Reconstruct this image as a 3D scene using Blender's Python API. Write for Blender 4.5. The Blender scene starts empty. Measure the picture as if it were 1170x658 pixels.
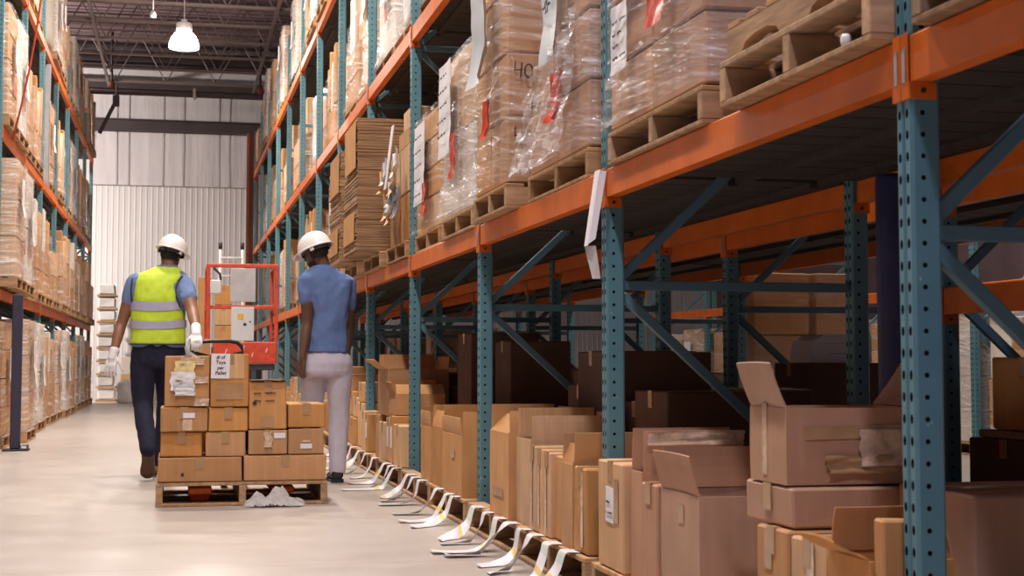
import bpy, bmesh, math, random
from mathutils import Vector, Matrix, noise
R = random.Random(7)
C = bpy.context.scene.collection
SC = bpy.context.scene
PI = math.pi
ORD = ['zeroth', 'first', 'second', 'third', 'fourth', 'fifth', 'sixth', 'seventh', 'eighth', 'ninth', 'tenth', 'eleventh',
       'twelfth', 'thirteenth', 'fourteenth', 'fifteenth', 'sixteenth', 'seventeenth', 'eighteenth', 'nineteenth', 'twentieth']

# ------------------------------------------------------------------ camera
YAW, PIT, FOC, CY, CAMH = .2226, .0612, 1700., 308., .93
cam_d = bpy.data.cameras.new('camera'); cam = bpy.data.objects.new('camera', cam_d); C.objects.link(cam)
cam.location = (0, 0, CAMH); cam.rotation_euler = (PI / 2 + PIT, 0, -YAW)
cam_d.sensor_width = 36; cam_d.lens = FOC / 1170 * 36; cam_d.shift_y = (CY - 329) / 1170
cam_d.dof.use_dof = True; cam_d.dof.focus_distance = 10.2; cam_d.dof.aperture_fstop = 8
cam_d.clip_end = 200
SC.camera = cam
_M = cam.rotation_euler.to_matrix()
def pt(u, v, Y):
    """a point of the place: along the sight line u, v at the distance Y down the aisle"""
    d = _M @ Vector(((u - 585) / FOC, -(v - CY) / FOC, -1))
    t = Y / d.y
    return Vector((d.x * t, Y, CAMH + d.z * t))

# ------------------------------------------------------------------ materials
def newmat(name):
    m = bpy.data.materials.new(name); m.use_nodes = True
    nt = m.node_tree; b = nt.nodes['Principled BSDF']
    return m, nt, b
def N(nt, t, **kw):
    n = nt.nodes.new(t)
    for k, v in kw.items(): setattr(n, k, v)
    return n
def mth(nt, op, a, b=None, c=None):
    n = N(nt, 'ShaderNodeMath', operation=op)
    for i, x in enumerate((a, b, c)):
        if x is None: continue
        if hasattr(x, 'links'): nt.links.new(x, n.inputs[i])
        else: n.inputs[i].default_value = x
    return n.outputs[0]
def mixc(nt, fac, a, b):
    n = N(nt, 'ShaderNodeMix', data_type='RGBA')
    for s, x in ((n.inputs[0], fac), (n.inputs[6], a), (n.inputs[7], b)):
        if hasattr(x, 'links'): nt.links.new(x, s)
        elif isinstance(x, (int, float)): s.default_value = x
        else: s.default_value = (*x, 1)
    return n.outputs[2]
def tex_noise(nt, scale, detail=4, stretch=None, coord='Object'):
    tc = N(nt, 'ShaderNodeTexCoord'); o = tc.outputs[coord]
    if stretch:
        mp = N(nt, 'ShaderNodeMapping'); mp.inputs['Scale'].default_value = stretch
        nt.links.new(o, mp.inputs[0]); o = mp.outputs[0]
    n = N(nt, 'ShaderNodeTexNoise'); n.inputs['Scale'].default_value = scale; n.inputs['Detail'].default_value = detail
    nt.links.new(o, n.inputs['Vector'])
    return n.outputs[0]
def ramp(nt, x, lo, hi):
    n = N(nt, 'ShaderNodeMapRange'); n.inputs[1].default_value = lo; n.inputs[2].default_value = hi
    nt.links.new(x, n.inputs[0]); return n.outputs[0]
def bump(nt, b, h, strength=.3, dist=.01):
    n = N(nt, 'ShaderNodeBump'); n.inputs['Strength'].default_value = strength; n.inputs['Distance'].default_value = dist
    nt.links.new(h, n.inputs['Height']); nt.links.new(n.outputs[0], b.inputs['Normal'])
def simple(name, col, rough=.6, var=.12, scale=8, metal=0, bmp=0, stretch=None, objvar=0, spec=.5, corr=0):
    m, nt, b = newmat(name)
    b.inputs['Roughness'].default_value = rough; b.inputs['Metallic'].default_value = metal
    b.inputs['Specular IOR Level'].default_value = spec
    n = tex_noise(nt, scale, 5, stretch)
    lo = tuple(c * (1 - var) for c in col); hi = tuple(min(1, c * (1 + var)) for c in col)
    out = mixc(nt, ramp(nt, n, .3, .7), lo, hi)
    if corr:
        n4 = tex_noise(nt, 2.2, 3, (16, 16, .5)); out = mixc(nt, mth(nt, 'MULTIPLY', ramp(nt, n4, .45, .70), corr), out, tuple(min(1, c * 1.55 + .06) for c in col)); n5 = tex_noise(nt, 3.5, 4); out = mixc(nt, mth(nt, 'MULTIPLY', ramp(nt, n5, .60, .75), .35), out, tuple(c * .72 for c in col))
    if objvar:
        oi = N(nt, 'ShaderNodeObjectInfo'); hs = N(nt, 'ShaderNodeHueSaturation')
        nt.links.new(out, hs.inputs['Color'])
        v = N(nt, 'ShaderNodeMapRange'); v.inputs[3].default_value = 1 - objvar; v.inputs[4].default_value = 1 + objvar
        nt.links.new(oi.outputs['Random'], v.inputs[0]); nt.links.new(v.outputs[0], hs.inputs['Value'])
        s = mth(nt, 'FRACT', mth(nt, 'MULTIPLY', oi.outputs['Random'], 7.31))
        v2 = N(nt, 'ShaderNodeMapRange'); v2.inputs[3].default_value = .9; v2.inputs[4].default_value = 1.08
        nt.links.new(s, v2.inputs[0]); nt.links.new(v2.outputs[0], hs.inputs['Saturation'])
        out = hs.outputs[0]
    nt.links.new(out, b.inputs['Base Color'])
    if bmp: bump(nt, b, n, bmp)
    return m

M = {}
M['card'] = simple('cardboard', (.50, .255, .10), .75, .10, 5, objvar=.13, spec=.3, corr=.13)
M['card_pale'] = simple('pale_cardboard', (.58, .36, .20), .75, .10, 5, objvar=.10, spec=.3, corr=.26)
M['card_shade'] = simple('shaded_cardboard', (.115, .06, .04), .8, .14, 5, objvar=.12, spec=.3)  # same cardboard with the shade inside the racks put into its colour
M['card_pink_lit'] = simple('pink_lit_cardboard', (.47, .265, .165), .7, .08, 5, objvar=.06, spec=.4, corr=.10)  # pink cast of the near light put into the cardboard colour
M['card_white'] = simple('white_cardboard', (.72, .64, .56), .7, .06, 5, objvar=.06)
M['card_in'] = simple('cardboard_inside', (.44, .265, .14), .8, .08, 6)
M['tape'] = simple('packing_tape', (.42, .25, .125), .22, .12, 14, bmp=.25)
M['tape_clear'] = simple('clear_tape', (.62, .45, .32), .12, .25, 30, bmp=.5)
M['paper'] = simple('paper', (.78, .76, .80), .6, .05, 5)
M['paper_yellow'] = simple('yellow_paper', (.78, .64, .30), .6, .1, 12)
M['paper_grey'] = simple('grey_paper', (.58, .60, .62), .45, .08, 4)
M['ink'] = simple('black_ink', (.03, .025, .03), .6, 0)
M['red'] = simple('red_label', (.62, .07, .04), .35, .2, 20, bmp=.4)
M['wood'] = simple('pallet_wood', (.43, .26, .14), .8, .28, 5, bmp=.3, stretch=(1, 6, 6), objvar=.15, spec=.2)
M['wood_dark'] = simple('old_wood', (.27, .17, .10), .85, .3, 5, bmp=.3, stretch=(1, 6, 6), objvar=.2, spec=.2)
M['orange'] = simple('orange_beam_paint', (.64, .135, .012), .45, .14, 6, bmp=.05, spec=.3)
M['redpaint'] = simple('red_machine_paint', (.55, .06, .025), .45, .25, 14)
M['redbrown'] = simple('red_brown_steel', (.28, .075, .04), .6, .15, 8)
M['steel'] = simple('galvanised_steel', (.52, .52, .54), .35, .1, 9, metal=.8)
M['brace'] = simple('blue_brace_paint', (.095, .20, .26), .45, .1, 6)
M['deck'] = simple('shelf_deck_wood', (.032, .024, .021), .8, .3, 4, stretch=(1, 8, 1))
M['grey'] = simple('grey_metal', (.45, .44, .46), .45, .1, 9)
M['greydark'] = simple('dark_grey_metal', (.05, .047, .055), .5, .2, 9)
M['black'] = simple('black_rubber', (.016, .016, .019), .5, .1, 9)
M['navypost'] = simple('dark_navy_paint', (.035, .03, .06), .5, .1, 9)
M['yellow'] = simple('yellow_paint', (.75, .42, .04), .45, .1, 9)
M['white'] = simple('white_plastic', (.75, .73, .74), .35, .04, 6)
M['offwhite'] = simple('off_white_plastic', (.62, .60, .59), .4, .1, 6, bmp=.3)
M['blueplastic'] = simple('blue_plastic', (.05, .13, .35), .35, .1, 6)
M['tan_liner'] = simple('tan_liner', (.42, .27, .06), .55, .25, 6, bmp=.4)
M['green'] = simple('green_sticker', (.05, .45, .10), .5, .05, 6)
M['navy_sheet'] = simple('navy_sheeting', (.03, .035, .11), .4, .3, 5, bmp=.4)
M['skin1'] = simple('brown_skin', (.25, .115, .065), .5, .10, 14)
M['skin2'] = simple('dark_brown_skin', (.125, .058, .035), .5, .10, 14)
M['hair'] = simple('black_hair', (.012, .010, .010), .7, .1, 60, bmp=.5)
M['shirt1'] = simple('blue_shirt', (.165, .235, .43), .85, .06, 30, bmp=.08, spec=.2)
M['shirt2'] = simple('blue_t_shirt', (.13, .205, .43), .85, .06, 30, bmp=.08, spec=.2)
M['vest'] = simple('hi_vis_yellow', (.60, .80, .05), .6, .05, 25, bmp=.08)
M['band'] = simple('reflective_tape', (.46, .45, .62), .3, .06, 20)
M['piping'] = simple('dark_piping', (.03, .035, .04), .7, .05, 20)
M['jeans'] = simple('navy_jeans', (.017, .017, .035), .85, .2, 30, bmp=.1, spec=.2)
M['trouser'] = simple('lilac_grey_trousers', (.56, .54, .64), .85, .06, 20, bmp=.1, spec=.2)
M['glove'] = simple('white_glove', (.72, .71, .73), .8, .05, 40, bmp=.2)
M['hat'] = simple('white_hard_hat', (.80, .77, .76), .25, .02, 5)
M['sole'] = simple('brown_sole', (.11, .055, .035), .8, .2, 30)
M['shoe_tan'] = simple('tan_leather', (.38, .17, .05), .6, .1, 20)
M['shoe_black'] = simple('black_shoe', (.014, .013, .016), .5, .1, 20)
M['joist'] = simple('joist_paint', (.20, .15, .145), .55, .1, 9)
M['darksteel'] = simple('dark_girt_steel', (.06, .042, .045), .6, .15, 4)
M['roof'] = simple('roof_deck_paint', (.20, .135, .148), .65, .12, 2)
M['rag'] = simple('grey_rag', (.50, .47, .47), .95, .12, 30, bmp=.2, spec=.1)

def post_mat():
    m, nt, b = newmat('teal_post_paint')
    tc = N(nt, 'ShaderNodeTexCoord'); sp = N(nt, 'ShaderNodeSeparateXYZ'); nt.links.new(tc.outputs['Object'], sp.inputs[0])
    x, y, z = sp.outputs
    ge = N(nt, 'ShaderNodeNewGeometry')
    vt = N(nt, 'ShaderNodeVectorTransform', vector_type='NORMAL', convert_from='WORLD', convert_to='OBJECT')
    nt.links.new(ge.outputs['True Normal'], vt.inputs[0]); sn = N(nt, 'ShaderNodeSeparateXYZ'); nt.links.new(vt.outputs[0], sn.inputs[0])
    side = mth(nt, 'GREATER_THAN', mth(nt, 'ABSOLUTE', sn.outputs[1]), .9)
    front = mth(nt, 'GREATER_THAN', mth(nt, 'ABSOLUTE', sn.outputs[0]), .9)
    zz = mth(nt, 'SUBTRACT', mth(nt, 'FRACT', mth(nt, 'MULTIPLY', z, 1 / .0508)), .5)
    zz = mth(nt, 'MULTIPLY', zz, .0508)
    d1 = mth(nt, 'SQRT', mth(nt, 'ADD', mth(nt, 'POWER', mth(nt, 'SUBTRACT', x, -.008), 2), mth(nt, 'POWER', zz, 2)))
    h1 = mth(nt, 'MULTIPLY', side, mth(nt, 'LESS_THAN', d1, .0062))
    yy = mth(nt, 'SUBTRACT', mth(nt, 'ABSOLUTE', y), .018)
    d2 = mth(nt, 'SQRT', mth(nt, 'ADD', mth(nt, 'POWER', mth(nt, 'MULTIPLY', yy, 1.7), 2), mth(nt, 'POWER', zz, 2)))
    h2 = mth(nt, 'MULTIPLY', front, mth(nt, 'LESS_THAN', d2, .0115))
    hole = mth(nt, 'MAXIMUM', h1, h2)
    n = tex_noise(nt, 7, 5)
    col = mixc(nt, ramp(nt, n, .3, .7), (.08, .195, .242), (.105, .24, .28))
    scr = mth(nt, 'GREATER_THAN', tex_noise(nt, 35, 2), .74)
    col = mixc(nt, scr, col, (.30, .36, .38))
    col = mixc(nt, hole, col, (.006, .007, .012))
    nt.links.new(col, b.inputs['Base Color']); b.inputs['Roughness'].default_value = .42
    nt.links.new(mth(nt, 'SUBTRACT', .5, mth(nt, 'MULTIPLY', hole, .5)), b.inputs['Specular IOR Level'])
    return m
M['post'] = post_mat()

def film_mat(name, base, dens, tint=(.9, .87, .88), seed=0, sc=(2.2, 2.2, 26)):
    m, nt, b = newmat(name)
    b.inputs['Base Color'].default_value = (*tint, 1); b.inputs['Roughness'].default_value = .16
    b.inputs['Specular IOR Level'].default_value = .9
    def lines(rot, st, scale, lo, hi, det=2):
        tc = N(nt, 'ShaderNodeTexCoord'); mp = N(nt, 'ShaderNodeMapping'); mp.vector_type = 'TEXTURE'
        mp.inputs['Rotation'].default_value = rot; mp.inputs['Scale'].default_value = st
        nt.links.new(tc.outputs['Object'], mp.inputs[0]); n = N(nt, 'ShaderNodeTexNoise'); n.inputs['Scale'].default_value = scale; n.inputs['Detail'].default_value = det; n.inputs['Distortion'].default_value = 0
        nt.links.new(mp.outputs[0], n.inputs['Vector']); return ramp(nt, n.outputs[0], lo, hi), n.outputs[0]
    a, na = lines((.05, .03, 0), (3, 3, .05), 2.4, .50, .66); b1, nb = lines((.22, .20, 0), (3, 3, .06), 2.6, .55, .68); c, nc = lines((-.2, -.18, 0), (3, 3, .07), 2.2, .58, .70)  # pale streaks imitate highlights along the film's wrinkles
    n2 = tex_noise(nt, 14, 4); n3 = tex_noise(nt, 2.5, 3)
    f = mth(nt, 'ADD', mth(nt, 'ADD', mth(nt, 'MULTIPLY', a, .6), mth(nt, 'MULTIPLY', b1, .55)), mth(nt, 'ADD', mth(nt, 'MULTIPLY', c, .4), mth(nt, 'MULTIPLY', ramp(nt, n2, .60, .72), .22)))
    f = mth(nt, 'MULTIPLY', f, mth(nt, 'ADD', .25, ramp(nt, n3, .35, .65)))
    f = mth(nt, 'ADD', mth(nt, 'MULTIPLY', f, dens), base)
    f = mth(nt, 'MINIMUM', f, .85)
    n1 = mth(nt, 'ADD', na, mth(nt, 'ADD', nb, nc))
    tr = N(nt, 'ShaderNodeBsdfTransparent'); mx = N(nt, 'ShaderNodeMixShader')
    nt.links.new(f, mx.inputs[0]); nt.links.new(tr.outputs[0], mx.inputs[1]); nt.links.new(b.outputs[0], mx.inputs[2])
    bump(nt, b, n1, .7, .012)
    nt.links.new(mx.outputs[0], nt.nodes['Material Output'].inputs[0])
    return m
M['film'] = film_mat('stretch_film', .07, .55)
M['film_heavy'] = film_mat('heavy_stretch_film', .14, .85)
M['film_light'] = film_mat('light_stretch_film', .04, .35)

def floor_mat():
    m, nt, b = newmat('polished_concrete')
    n1 = tex_noise(nt, .35, 6); n2 = tex_noise(nt, 3, 6); n3 = tex_noise(nt, 1.2, 5, (1, .25, 1))
    col = mixc(nt, ramp(nt, n1, .35, .65), (.45, .39, .35), (.54, .48, .44))
    col = mixc(nt, mth(nt, 'MULTIPLY', ramp(nt, n3, .52, .72), .35), col, (.33, .285, .26))
    col = mixc(nt, mth(nt, 'MULTIPLY', ramp(nt, n2, .55, .75), .25), col, (.56, .53, .51))
    # saw-cut joints
    tc = N(nt, 'ShaderNodeTexCoord'); sp = N(nt, 'ShaderNodeSeparateXYZ'); nt.links.new(tc.outputs['Object'], sp.inputs[0])
    j = mth(nt, 'LESS_THAN', mth(nt, 'ABSOLUTE', mth(nt, 'SUBTRACT', mth(nt, 'FRACT', mth(nt, 'MULTIPLY', sp.outputs[1], 1 / 4.6)), .5)), .0012)
    col = mixc(nt, mth(nt, 'MULTIPLY', j, .6), col, (.2, .17, .16))
    nt.links.new(col, b.inputs['Base Color'])
    nt.links.new(mth(nt, 'ADD', .24, mth(nt, 'MULTIPLY', n2, .22)), b.inputs['Roughness'])
    bump(nt, b, n2, .04, .01)
    return m
M['floor'] = floor_mat()
def wall_mat():
    m, nt, b = newmat('white_ribbed_wall')
    n = tex_noise(nt, 1.2, 4, (1, 1, .3))
    nt.links.new(mixc(nt, ramp(nt, n, .3, .7), (.70, .675, .69), (.78, .755, .765)), b.inputs['Base Color']); b.inputs['Roughness'].default_value = .5
    return m
M['wall'] = wall_mat()
def insul_mat():
    m, nt, b = newmat('insulation_facing')
    n = tex_noise(nt, 1.6, 6, (2.5, 1, .25)); n2 = tex_noise(nt, .9, 4)
    nt.links.new(mixc(nt, ramp(nt, n, .3, .7), (.62, .58, .62), (.74, .71, .73)), b.inputs['Base Color']); b.inputs['Roughness'].default_value = .32
    bump(nt, b, mth(nt, 'ADD', n, n2), .5, .06)
    return m
M['insul'] = insul_mat()
def glow_mat(name, col, st):
    m, nt, b = newmat(name)
    b.inputs['Base Color'].default_value = (*col, 1); b.inputs['Emission Color'].default_value = (*col, 1); b.inputs['Emission Strength'].default_value = st
    return m
M['lamp_glass'] = glow_mat('lamp_refractor', (1, .96, .93), 3.0)
def _lg():
    nt = M['lamp_glass'].node_tree; b = nt.nodes['Principled BSDF']; tr = N(nt, 'ShaderNodeBsdfTransparent'); mx = N(nt, 'ShaderNodeMixShader'); mx.inputs[0].default_value = .30
    nt.links.new(tr.outputs[0], mx.inputs[1]); nt.links.new(b.outputs[0], mx.inputs[2]); nt.links.new(mx.outputs[0], nt.nodes['Material Output'].inputs[0])
_lg()

def flat_mat():
    m, nt, b = newmat('corrugated_sheet_edges')
    tc = N(nt, 'ShaderNodeTexCoord'); sp = N(nt, 'ShaderNodeSeparateXYZ'); nt.links.new(tc.outputs['Object'], sp.inputs[0])
    n = tex_noise(nt, 2, 3, (1, 1, 60))
    nt.links.new(mixc(nt, ramp(nt, n, .38, .62), (.20, .105, .05), (.46, .27, .14)), b.inputs['Base Color']); b.inputs['Roughness'].default_value = .85
    return m
M['flat'] = flat_mat()

# ------------------------------------------------------------------ mesh building
class MB:
    def __init__(s): s.v = []; s.f = []
    def add(s, vs, fs):
        b = len(s.v); s.v.extend([Vector(x) for x in vs]); s.f.extend([tuple(b + i for i in f) for f in fs]); return s
    def box(s, lo, hi, b=0, T=None, jit=0, rnd=R):
        lo = Vector(lo); hi = Vector(hi)
        if b <= 0:
            vs = [Vector((x, y, z)) for x in (lo.x, hi.x) for y in (lo.y, hi.y) for z in (lo.z, hi.z)]
            fs = [(0, 1, 3, 2), (4, 6, 7, 5), (0, 4, 5, 1), (2, 3, 7, 6), (0, 2, 6, 4), (1, 5, 7, 3)]
        else:
            b = min(b, (hi.x - lo.x) * .45, (hi.y - lo.y) * .45, (hi.z - lo.z) * .45)
            vs = []; idx = {}
            for i in (0, 1):
                for j in (0, 1):
                    for k in (0, 1):
                        c = Vector(((lo.x, hi.x)[i], (lo.y, hi.y)[j], (lo.z, hi.z)[k]))
                        if jit: c += Vector([rnd.uniform(-jit, jit) for _ in range(3)]) * 1
                        sg = (1 - 2 * i, 1 - 2 * j, 1 - 2 * k)
                        for a in range(3):     # vertex lying on the face of axis a
                            p = c.copy()
                            for q in range(3):
                                if q != a: p[q] += sg[q] * b
                            idx[(i, j, k, a)] = len(vs); vs.append(p)
            I = lambda i, j, k, a: idx[(i, j, k, a)]
            fs = []
            for a in range(3):
                for sd in (0, 1):
                    o = [q for q in range(3) if q != a]
                    q4 = []
                    for (m, n) in ((0, 0), (1, 0), (1, 1), (0, 1)):
                        t = [0, 0, 0]; t[a] = sd; t[o[0]] = m; t[o[1]] = n
                        q4.append(I(*t, a))
                    if (sd == 0) != (a == 1): q4.reverse()
                    fs.append(tuple(q4))
            for a in range(3):                 # edges along axis a
                o = [q for q in range(3) if q != a]
                for m in (0, 1):
                    for n in (0, 1):
                        t0 = [0, 0, 0]; t0[o[0]] = m; t0[o[1]] = n; t1 = list(t0); t1[a] = 1
                        q4 = [I(*t0, o[0]), I(*t1, o[0]), I(*t1, o[1]), I(*t0, o[1])]
                        fs.append(tuple(q4))
            for i in (0, 1):
                for j in (0, 1):
                    for k in (0, 1): fs.append((I(i, j, k, 0), I(i, j, k, 1), I(i, j, k, 2)))
        if T is not None: vs = [T @ v for v in vs]
        return s.add(vs, fs)
    def tube(s, pts, r, n=8, cap=True):
        pts = [Vector(p) for p in pts]; rs = r if isinstance(r, (list, tuple)) else [r] * len(pts)
        rings = []; up = None
        for i, p in enumerate(pts):
            t = (pts[min(i + 1, len(pts) - 1)] - pts[max(i - 1, 0)]).normalized()
            if up is None: up = Vector((0, 0, 1)) if abs(t.z) < .9 else Vector((0, 1, 0))
            x = t.cross(up).normalized(); y = x.cross(t).normalized(); up = y
            rings.append([p + (x * math.cos(2 * PI * k / n) + y * math.sin(2 * PI * k / n)) * rs[i] for k in range(n)])
        return s.loft(rings, cap)
    def loft(s, rings, cap=True, closed=True):
        n = len(rings[0]); vs = [p for r in rings for p in r]; fs = []
        for i in range(len(rings) - 1):
            for k in range(n if closed else n - 1):
                fs.append((i * n + k, i * n + (k + 1) % n, (i + 1) * n + (k + 1) % n, (i + 1) * n + k))
        if cap:
            fs.append(tuple(reversed(range(n)))); fs.append(tuple((len(rings) - 1) * n + k for k in range(n)))
        return s.add(vs, fs)
    def lathe(s, prof, c=(0, 0, 0), n=24, cap=True):
        c = Vector(c)
        return s.loft([[c + Vector((r * math.cos(2 * PI * k / n), r * math.sin(2 * PI * k / n), z)) for k in range(n)] for r, z in prof], cap)
    def grid(s, P, nu, nv):
        vs = [P(i / nu, j / nv) for i in range(nu + 1) for j in range(nv + 1)]
        fs = [(i * (nv + 1) + j, (i + 1) * (nv + 1) + j, (i + 1) * (nv + 1) + j + 1, i * (nv + 1) + j + 1) for i in range(nu) for j in range(nv)]
        return s.add(vs, fs)
    def obj(s, name, mat, parent=None, smooth=False, loc=None, fix=True):
        me = bpy.data.meshes.new(name); me.from_pydata([tuple(v) for v in s.v], [], s.f)
        if fix:
            bm = bmesh.new(); bm.from_mesh(me); bmesh.ops.recalc_face_normals(bm, faces=bm.faces); bm.to_mesh(me); bm.free()
        if smooth:
            for p in me.polygons: p.use_smooth = True
        me.materials.append(M[mat] if isinstance(mat, str) else mat)
        o = bpy.data.objects.new(name, me); C.objects.link(o)
        if parent is not None: o.parent = parent
        if loc is not None: o.location = loc
        return o
def tag(o, label=None, cat=None, group=None, kind=None):
    for k, v in (('label', label), ('category', cat), ('group', group), ('kind', kind)):
        if v: o[k] = v
    return o
def thing(name, loc=(0, 0, 0), rz=0, label=None, cat=None, group=None):
    o = bpy.data.objects.new(name, None); C.objects.link(o); o.location = loc; o.rotation_euler = (0, 0, rz)
    o.empty_display_size = .1
    return tag(o, label, cat, group)
KIDS = {}
def copy_tree(o, parent=None, loc=None, rz=None):
    c = o.copy(); C.objects.link(c)
    if parent is not None: c.parent = parent
    for ch in KIDCACHE(o): copy_tree(ch, c)
    if loc is not None: c.location = loc
    if rz is not None: c.rotation_euler = (0, 0, rz)
    for k in ('label', 'category', 'group'):
        if parent is None and k in c: pass
    return c
def KIDCACHE(o):
    if o.name not in KIDS: KIDS[o.name] = list(o.children)
    return KIDS[o.name]
def solid(mb_pts, th):
    pass
def remeshed(name, mb, mat, parent, voxel, smooth=4, wr=0, wsc=9, seed=0, stretch=(1, 1, 1), post=None):
    """one continuous skin around the overlapping lofts of MB"""
    o = mb.obj(name + '_tmp', mat)
    md = o.modifiers.new('r', 'REMESH'); md.mode = 'VOXEL'; md.voxel_size = voxel
    sm = o.modifiers.new('s', 'SMOOTH'); sm.factor = .5; sm.iterations = smooth
    dg = bpy.context.evaluated_depsgraph_get()
    me = bpy.data.meshes.new_from_object(o.evaluated_get(dg))
    om = o.data; bpy.data.objects.remove(o); bpy.data.meshes.remove(om)
    if wr or post:
        nm = [v.normal.copy() for v in me.vertices]
        for v, n in zip(me.vertices, nm):
            q = v.co
            if wr:
                a = noise.noise(Vector((q.x * stretch[0], q.y * stretch[1], q.z * stretch[2])) * wsc + Vector((seed, 0, 0)))
                b2 = noise.noise(Vector((q.x * stretch[0], q.y * stretch[1], q.z * stretch[2])) * wsc * 2.3 + Vector((0, seed, 0)))
                v.co = q + n * (wr * (a + .5 * b2))
            if post: v.co = post(v.co)
    for p in me.polygons: p.use_smooth = True
    if not me.materials: me.materials.append(M[mat])
    me.name = name
    o = bpy.data.objects.new(name, me); C.objects.link(o); o.parent = parent
    return o

# ------------------------------------------------------------------ the building
YW = 36.4; XL, XR, ZR = -9.0, 13.5, 8.45
tag(MB().box((XL - .2, -7, -.1), (XR + .2, YW + .2, 0)).obj('floor', 'floor'), kind='structure')
mb = MB()
prof = []
x = XL
while x < XR:                                             # ribbed sheeting
    prof += [(x, 0), (x + .085, 0), (x + .095, -.006), (x + .12, -.006)]; x += .13
mb.loft([[Vector((a, YW + b, z)) for a, b in prof] for z in (0, 5.1)], cap=False, closed=False)
mb.box((XL, YW + .03, 0), (XR, YW + .12, 5.1))
tag(mb.obj('wall_end', 'wall', fix=False), kind='structure')
mb = MB()
def ins(a, b):
    x = XL + (XR - XL) * a; z = 5.1 + b * (ZR - 5.1)
    q = noise.noise(Vector((x * 1.1, 3, z * .5))) * .014 + abs(math.sin(x * PI / 1.22)) * .003
    return Vector((x, YW - .06 - q, z))
mb.grid(ins, 180, 14)
mb.box((XL, YW, 5.1), (XR, YW + .12, ZR))
tag(mb.obj('wall_end_insulation', 'insul', smooth=True, fix=False), kind='structure')
for i, xs in enumerate((-1.42, -1.15, -.35, .12, .95, 1.2, 2.3)):
    tag(MB().box((xs, YW - .092, 5.1), (xs + .014, YW - .082, 7.6)).obj('trim_%d' % (i + 1), 'grey'), kind='structure')
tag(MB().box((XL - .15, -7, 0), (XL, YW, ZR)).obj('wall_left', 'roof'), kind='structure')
tag(MB().box((XR, -7, 0), (XR + .15, YW, ZR)).obj('wall_right', 'roof'), kind='structure')  # dark roof paint makes the side walls look unlit
mb = MB(); prof = []
y = -7
while y < YW + .2:
    prof += [(y, 0), (y + .09, 0), (y + .11, .045), (y + .19, .045), (y + .21, 0)]; y += .30
mb.loft([[Vector((xx, a, ZR + b)) for a, b in prof] for xx in (XL - .2, XR + .2)], cap=False, closed=False)
mb.box((XL - .2, -7, ZR + .06), (XR + .2, YW + .2, ZR + .15))
tag(mb.obj('ceiling', 'roof', fix=False), kind='structure')
# girts and end girder of the end wall
def girt(i, z0, z1, y0, y1, xa, xb):
    mb = MB(); mb.box((xa, y0, z1 - .03), (xb, y1, z1)); mb.box((xa, y0, z0), (xb, y1, z0 + .03)); mb.box((xa, y0 + (y1 - y0) * .4, z0), (xb, y0 + (y1 - y0) * .6, z1))
    tag(mb.obj('trim_girt_%d' % i, 'darksteel'), kind='structure')
girt(1, 6.36, 6.64, YW - .42, YW - .18, XL, 2.02)
girt(2, 7.28, 7.56, YW - .42, YW - .18, XL, XR)
girt(3, 7.84, 8.20, YW - .75, YW - .45, XL, XR)
mb = MB()
mb.box((1.62, YW - .62, 0), (1.68, YW - .4, 6.36)); mb.box((1.84, YW - .62, 0), (1.9, YW - .4, 6.36)); mb.box((1.66, YW - .54, 0), (1.86, YW - .48, 6.36))
tag(mb.obj('trim_steel_column', 'redbrown'), kind='structure')
# open-web roof joists
def joist(i, y):
    root = thing('trim_roof_joist_%d' % i, (0, y, 0)); root['kind'] = 'structure'
    z0, z1 = 7.25, 8.3; xa, xb = -7.0, 9.0
    mb = MB(); mb.box((xa, -.045, z0), (xb, -.008, z0 + .045)); mb.box((xa, .008, z0), (xb, .045, z0 + .045)); mb.obj('bottom_chord', 'joist', root)
    mb = MB(); mb.box((xa, -.05, z1), (xb, .05, z1 + .06)); mb.obj('top_chord', 'joist', root)
    mb = MB(); k = 0; x = xa; st = .56
    pts = []
    while x < xb + .01:
        pts.append((x, 0, z0 + .02 if k % 2 == 0 else z1 + .02)); x += st; k += 1
    for a, b in zip(pts[:-1], pts[1:]): mb.tube([a, b], .016, 6)
    mb.obj('web', 'joist', root)
for i in range(12):
    joist(i + 1, 34.6 - 1.55 * i)
for i, xx in enumerate((-1.55, 1.72)):
    mb = MB(); mb.box((xx - .03, 16, 7.2), (xx + .03, YW - 1.0, 7.245)); mb.box((xx - .004, 16, 7.245), (xx + .004, YW - 1, 7.29))
    tag(mb.obj('trim_bridging_%d' % (i + 1), 'joist'), kind='structure')
# sprinkler main with hangers
root = thing('sprinkler_pipe', (0, 33.3, 0), 0, 'dark sprinkler main running across the aisle below the roof', 'pipe')
MB().tube([(-8, 0, 6.80), (XR - 1, 0, 6.80)], .075, 14).obj('main', 'darksteel', root, True)
for xx in (-1.42, 1.78):
    mb = MB(); mb.tube([(xx, 0, 6.86), (xx, 0, 8.1)], .028, 8); o = mb.obj('drop_pipe', 'darksteel', root, True)
    MB().lathe([(.03, 6.78), (.07, 6.8), (.07, 6.9), (.05, 6.96), (.03, 6.98)], (xx, 0, .04), 12).obj('fitting', 'redbrown', root, True)
MB().lathe([(.02, 6.66), (.035, 6.69), (.035, 6.9), (.02, 6.93)], (.35, -.07, 0), 10).obj('sprinkler_head', 'offwhite', root, True)
root = thing('ceiling_brace', (-1.72, 33.0, 0), 0, 'dark angled bracket hanging off the sprinkler main by the left rack', 'bracket'); root.location.x = -1.33
MB().box((-.05, -.05, 6.42), (.09, .05, 6.66), .01).obj('clamp', 'darksteel', root)
MB().tube([(.02, 0, 6.66), (.04, 0, 6.9)], .02).obj('rod', 'darksteel', root)
MB().box((-.04, -.03, 0), (.04, .03, .75), .005, Matrix.Translation((.0, 0, 6.5)) @ Matrix.Rotation(math.radians(205), 4, 'Y')).obj('arm', 'darksteel', root)

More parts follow.
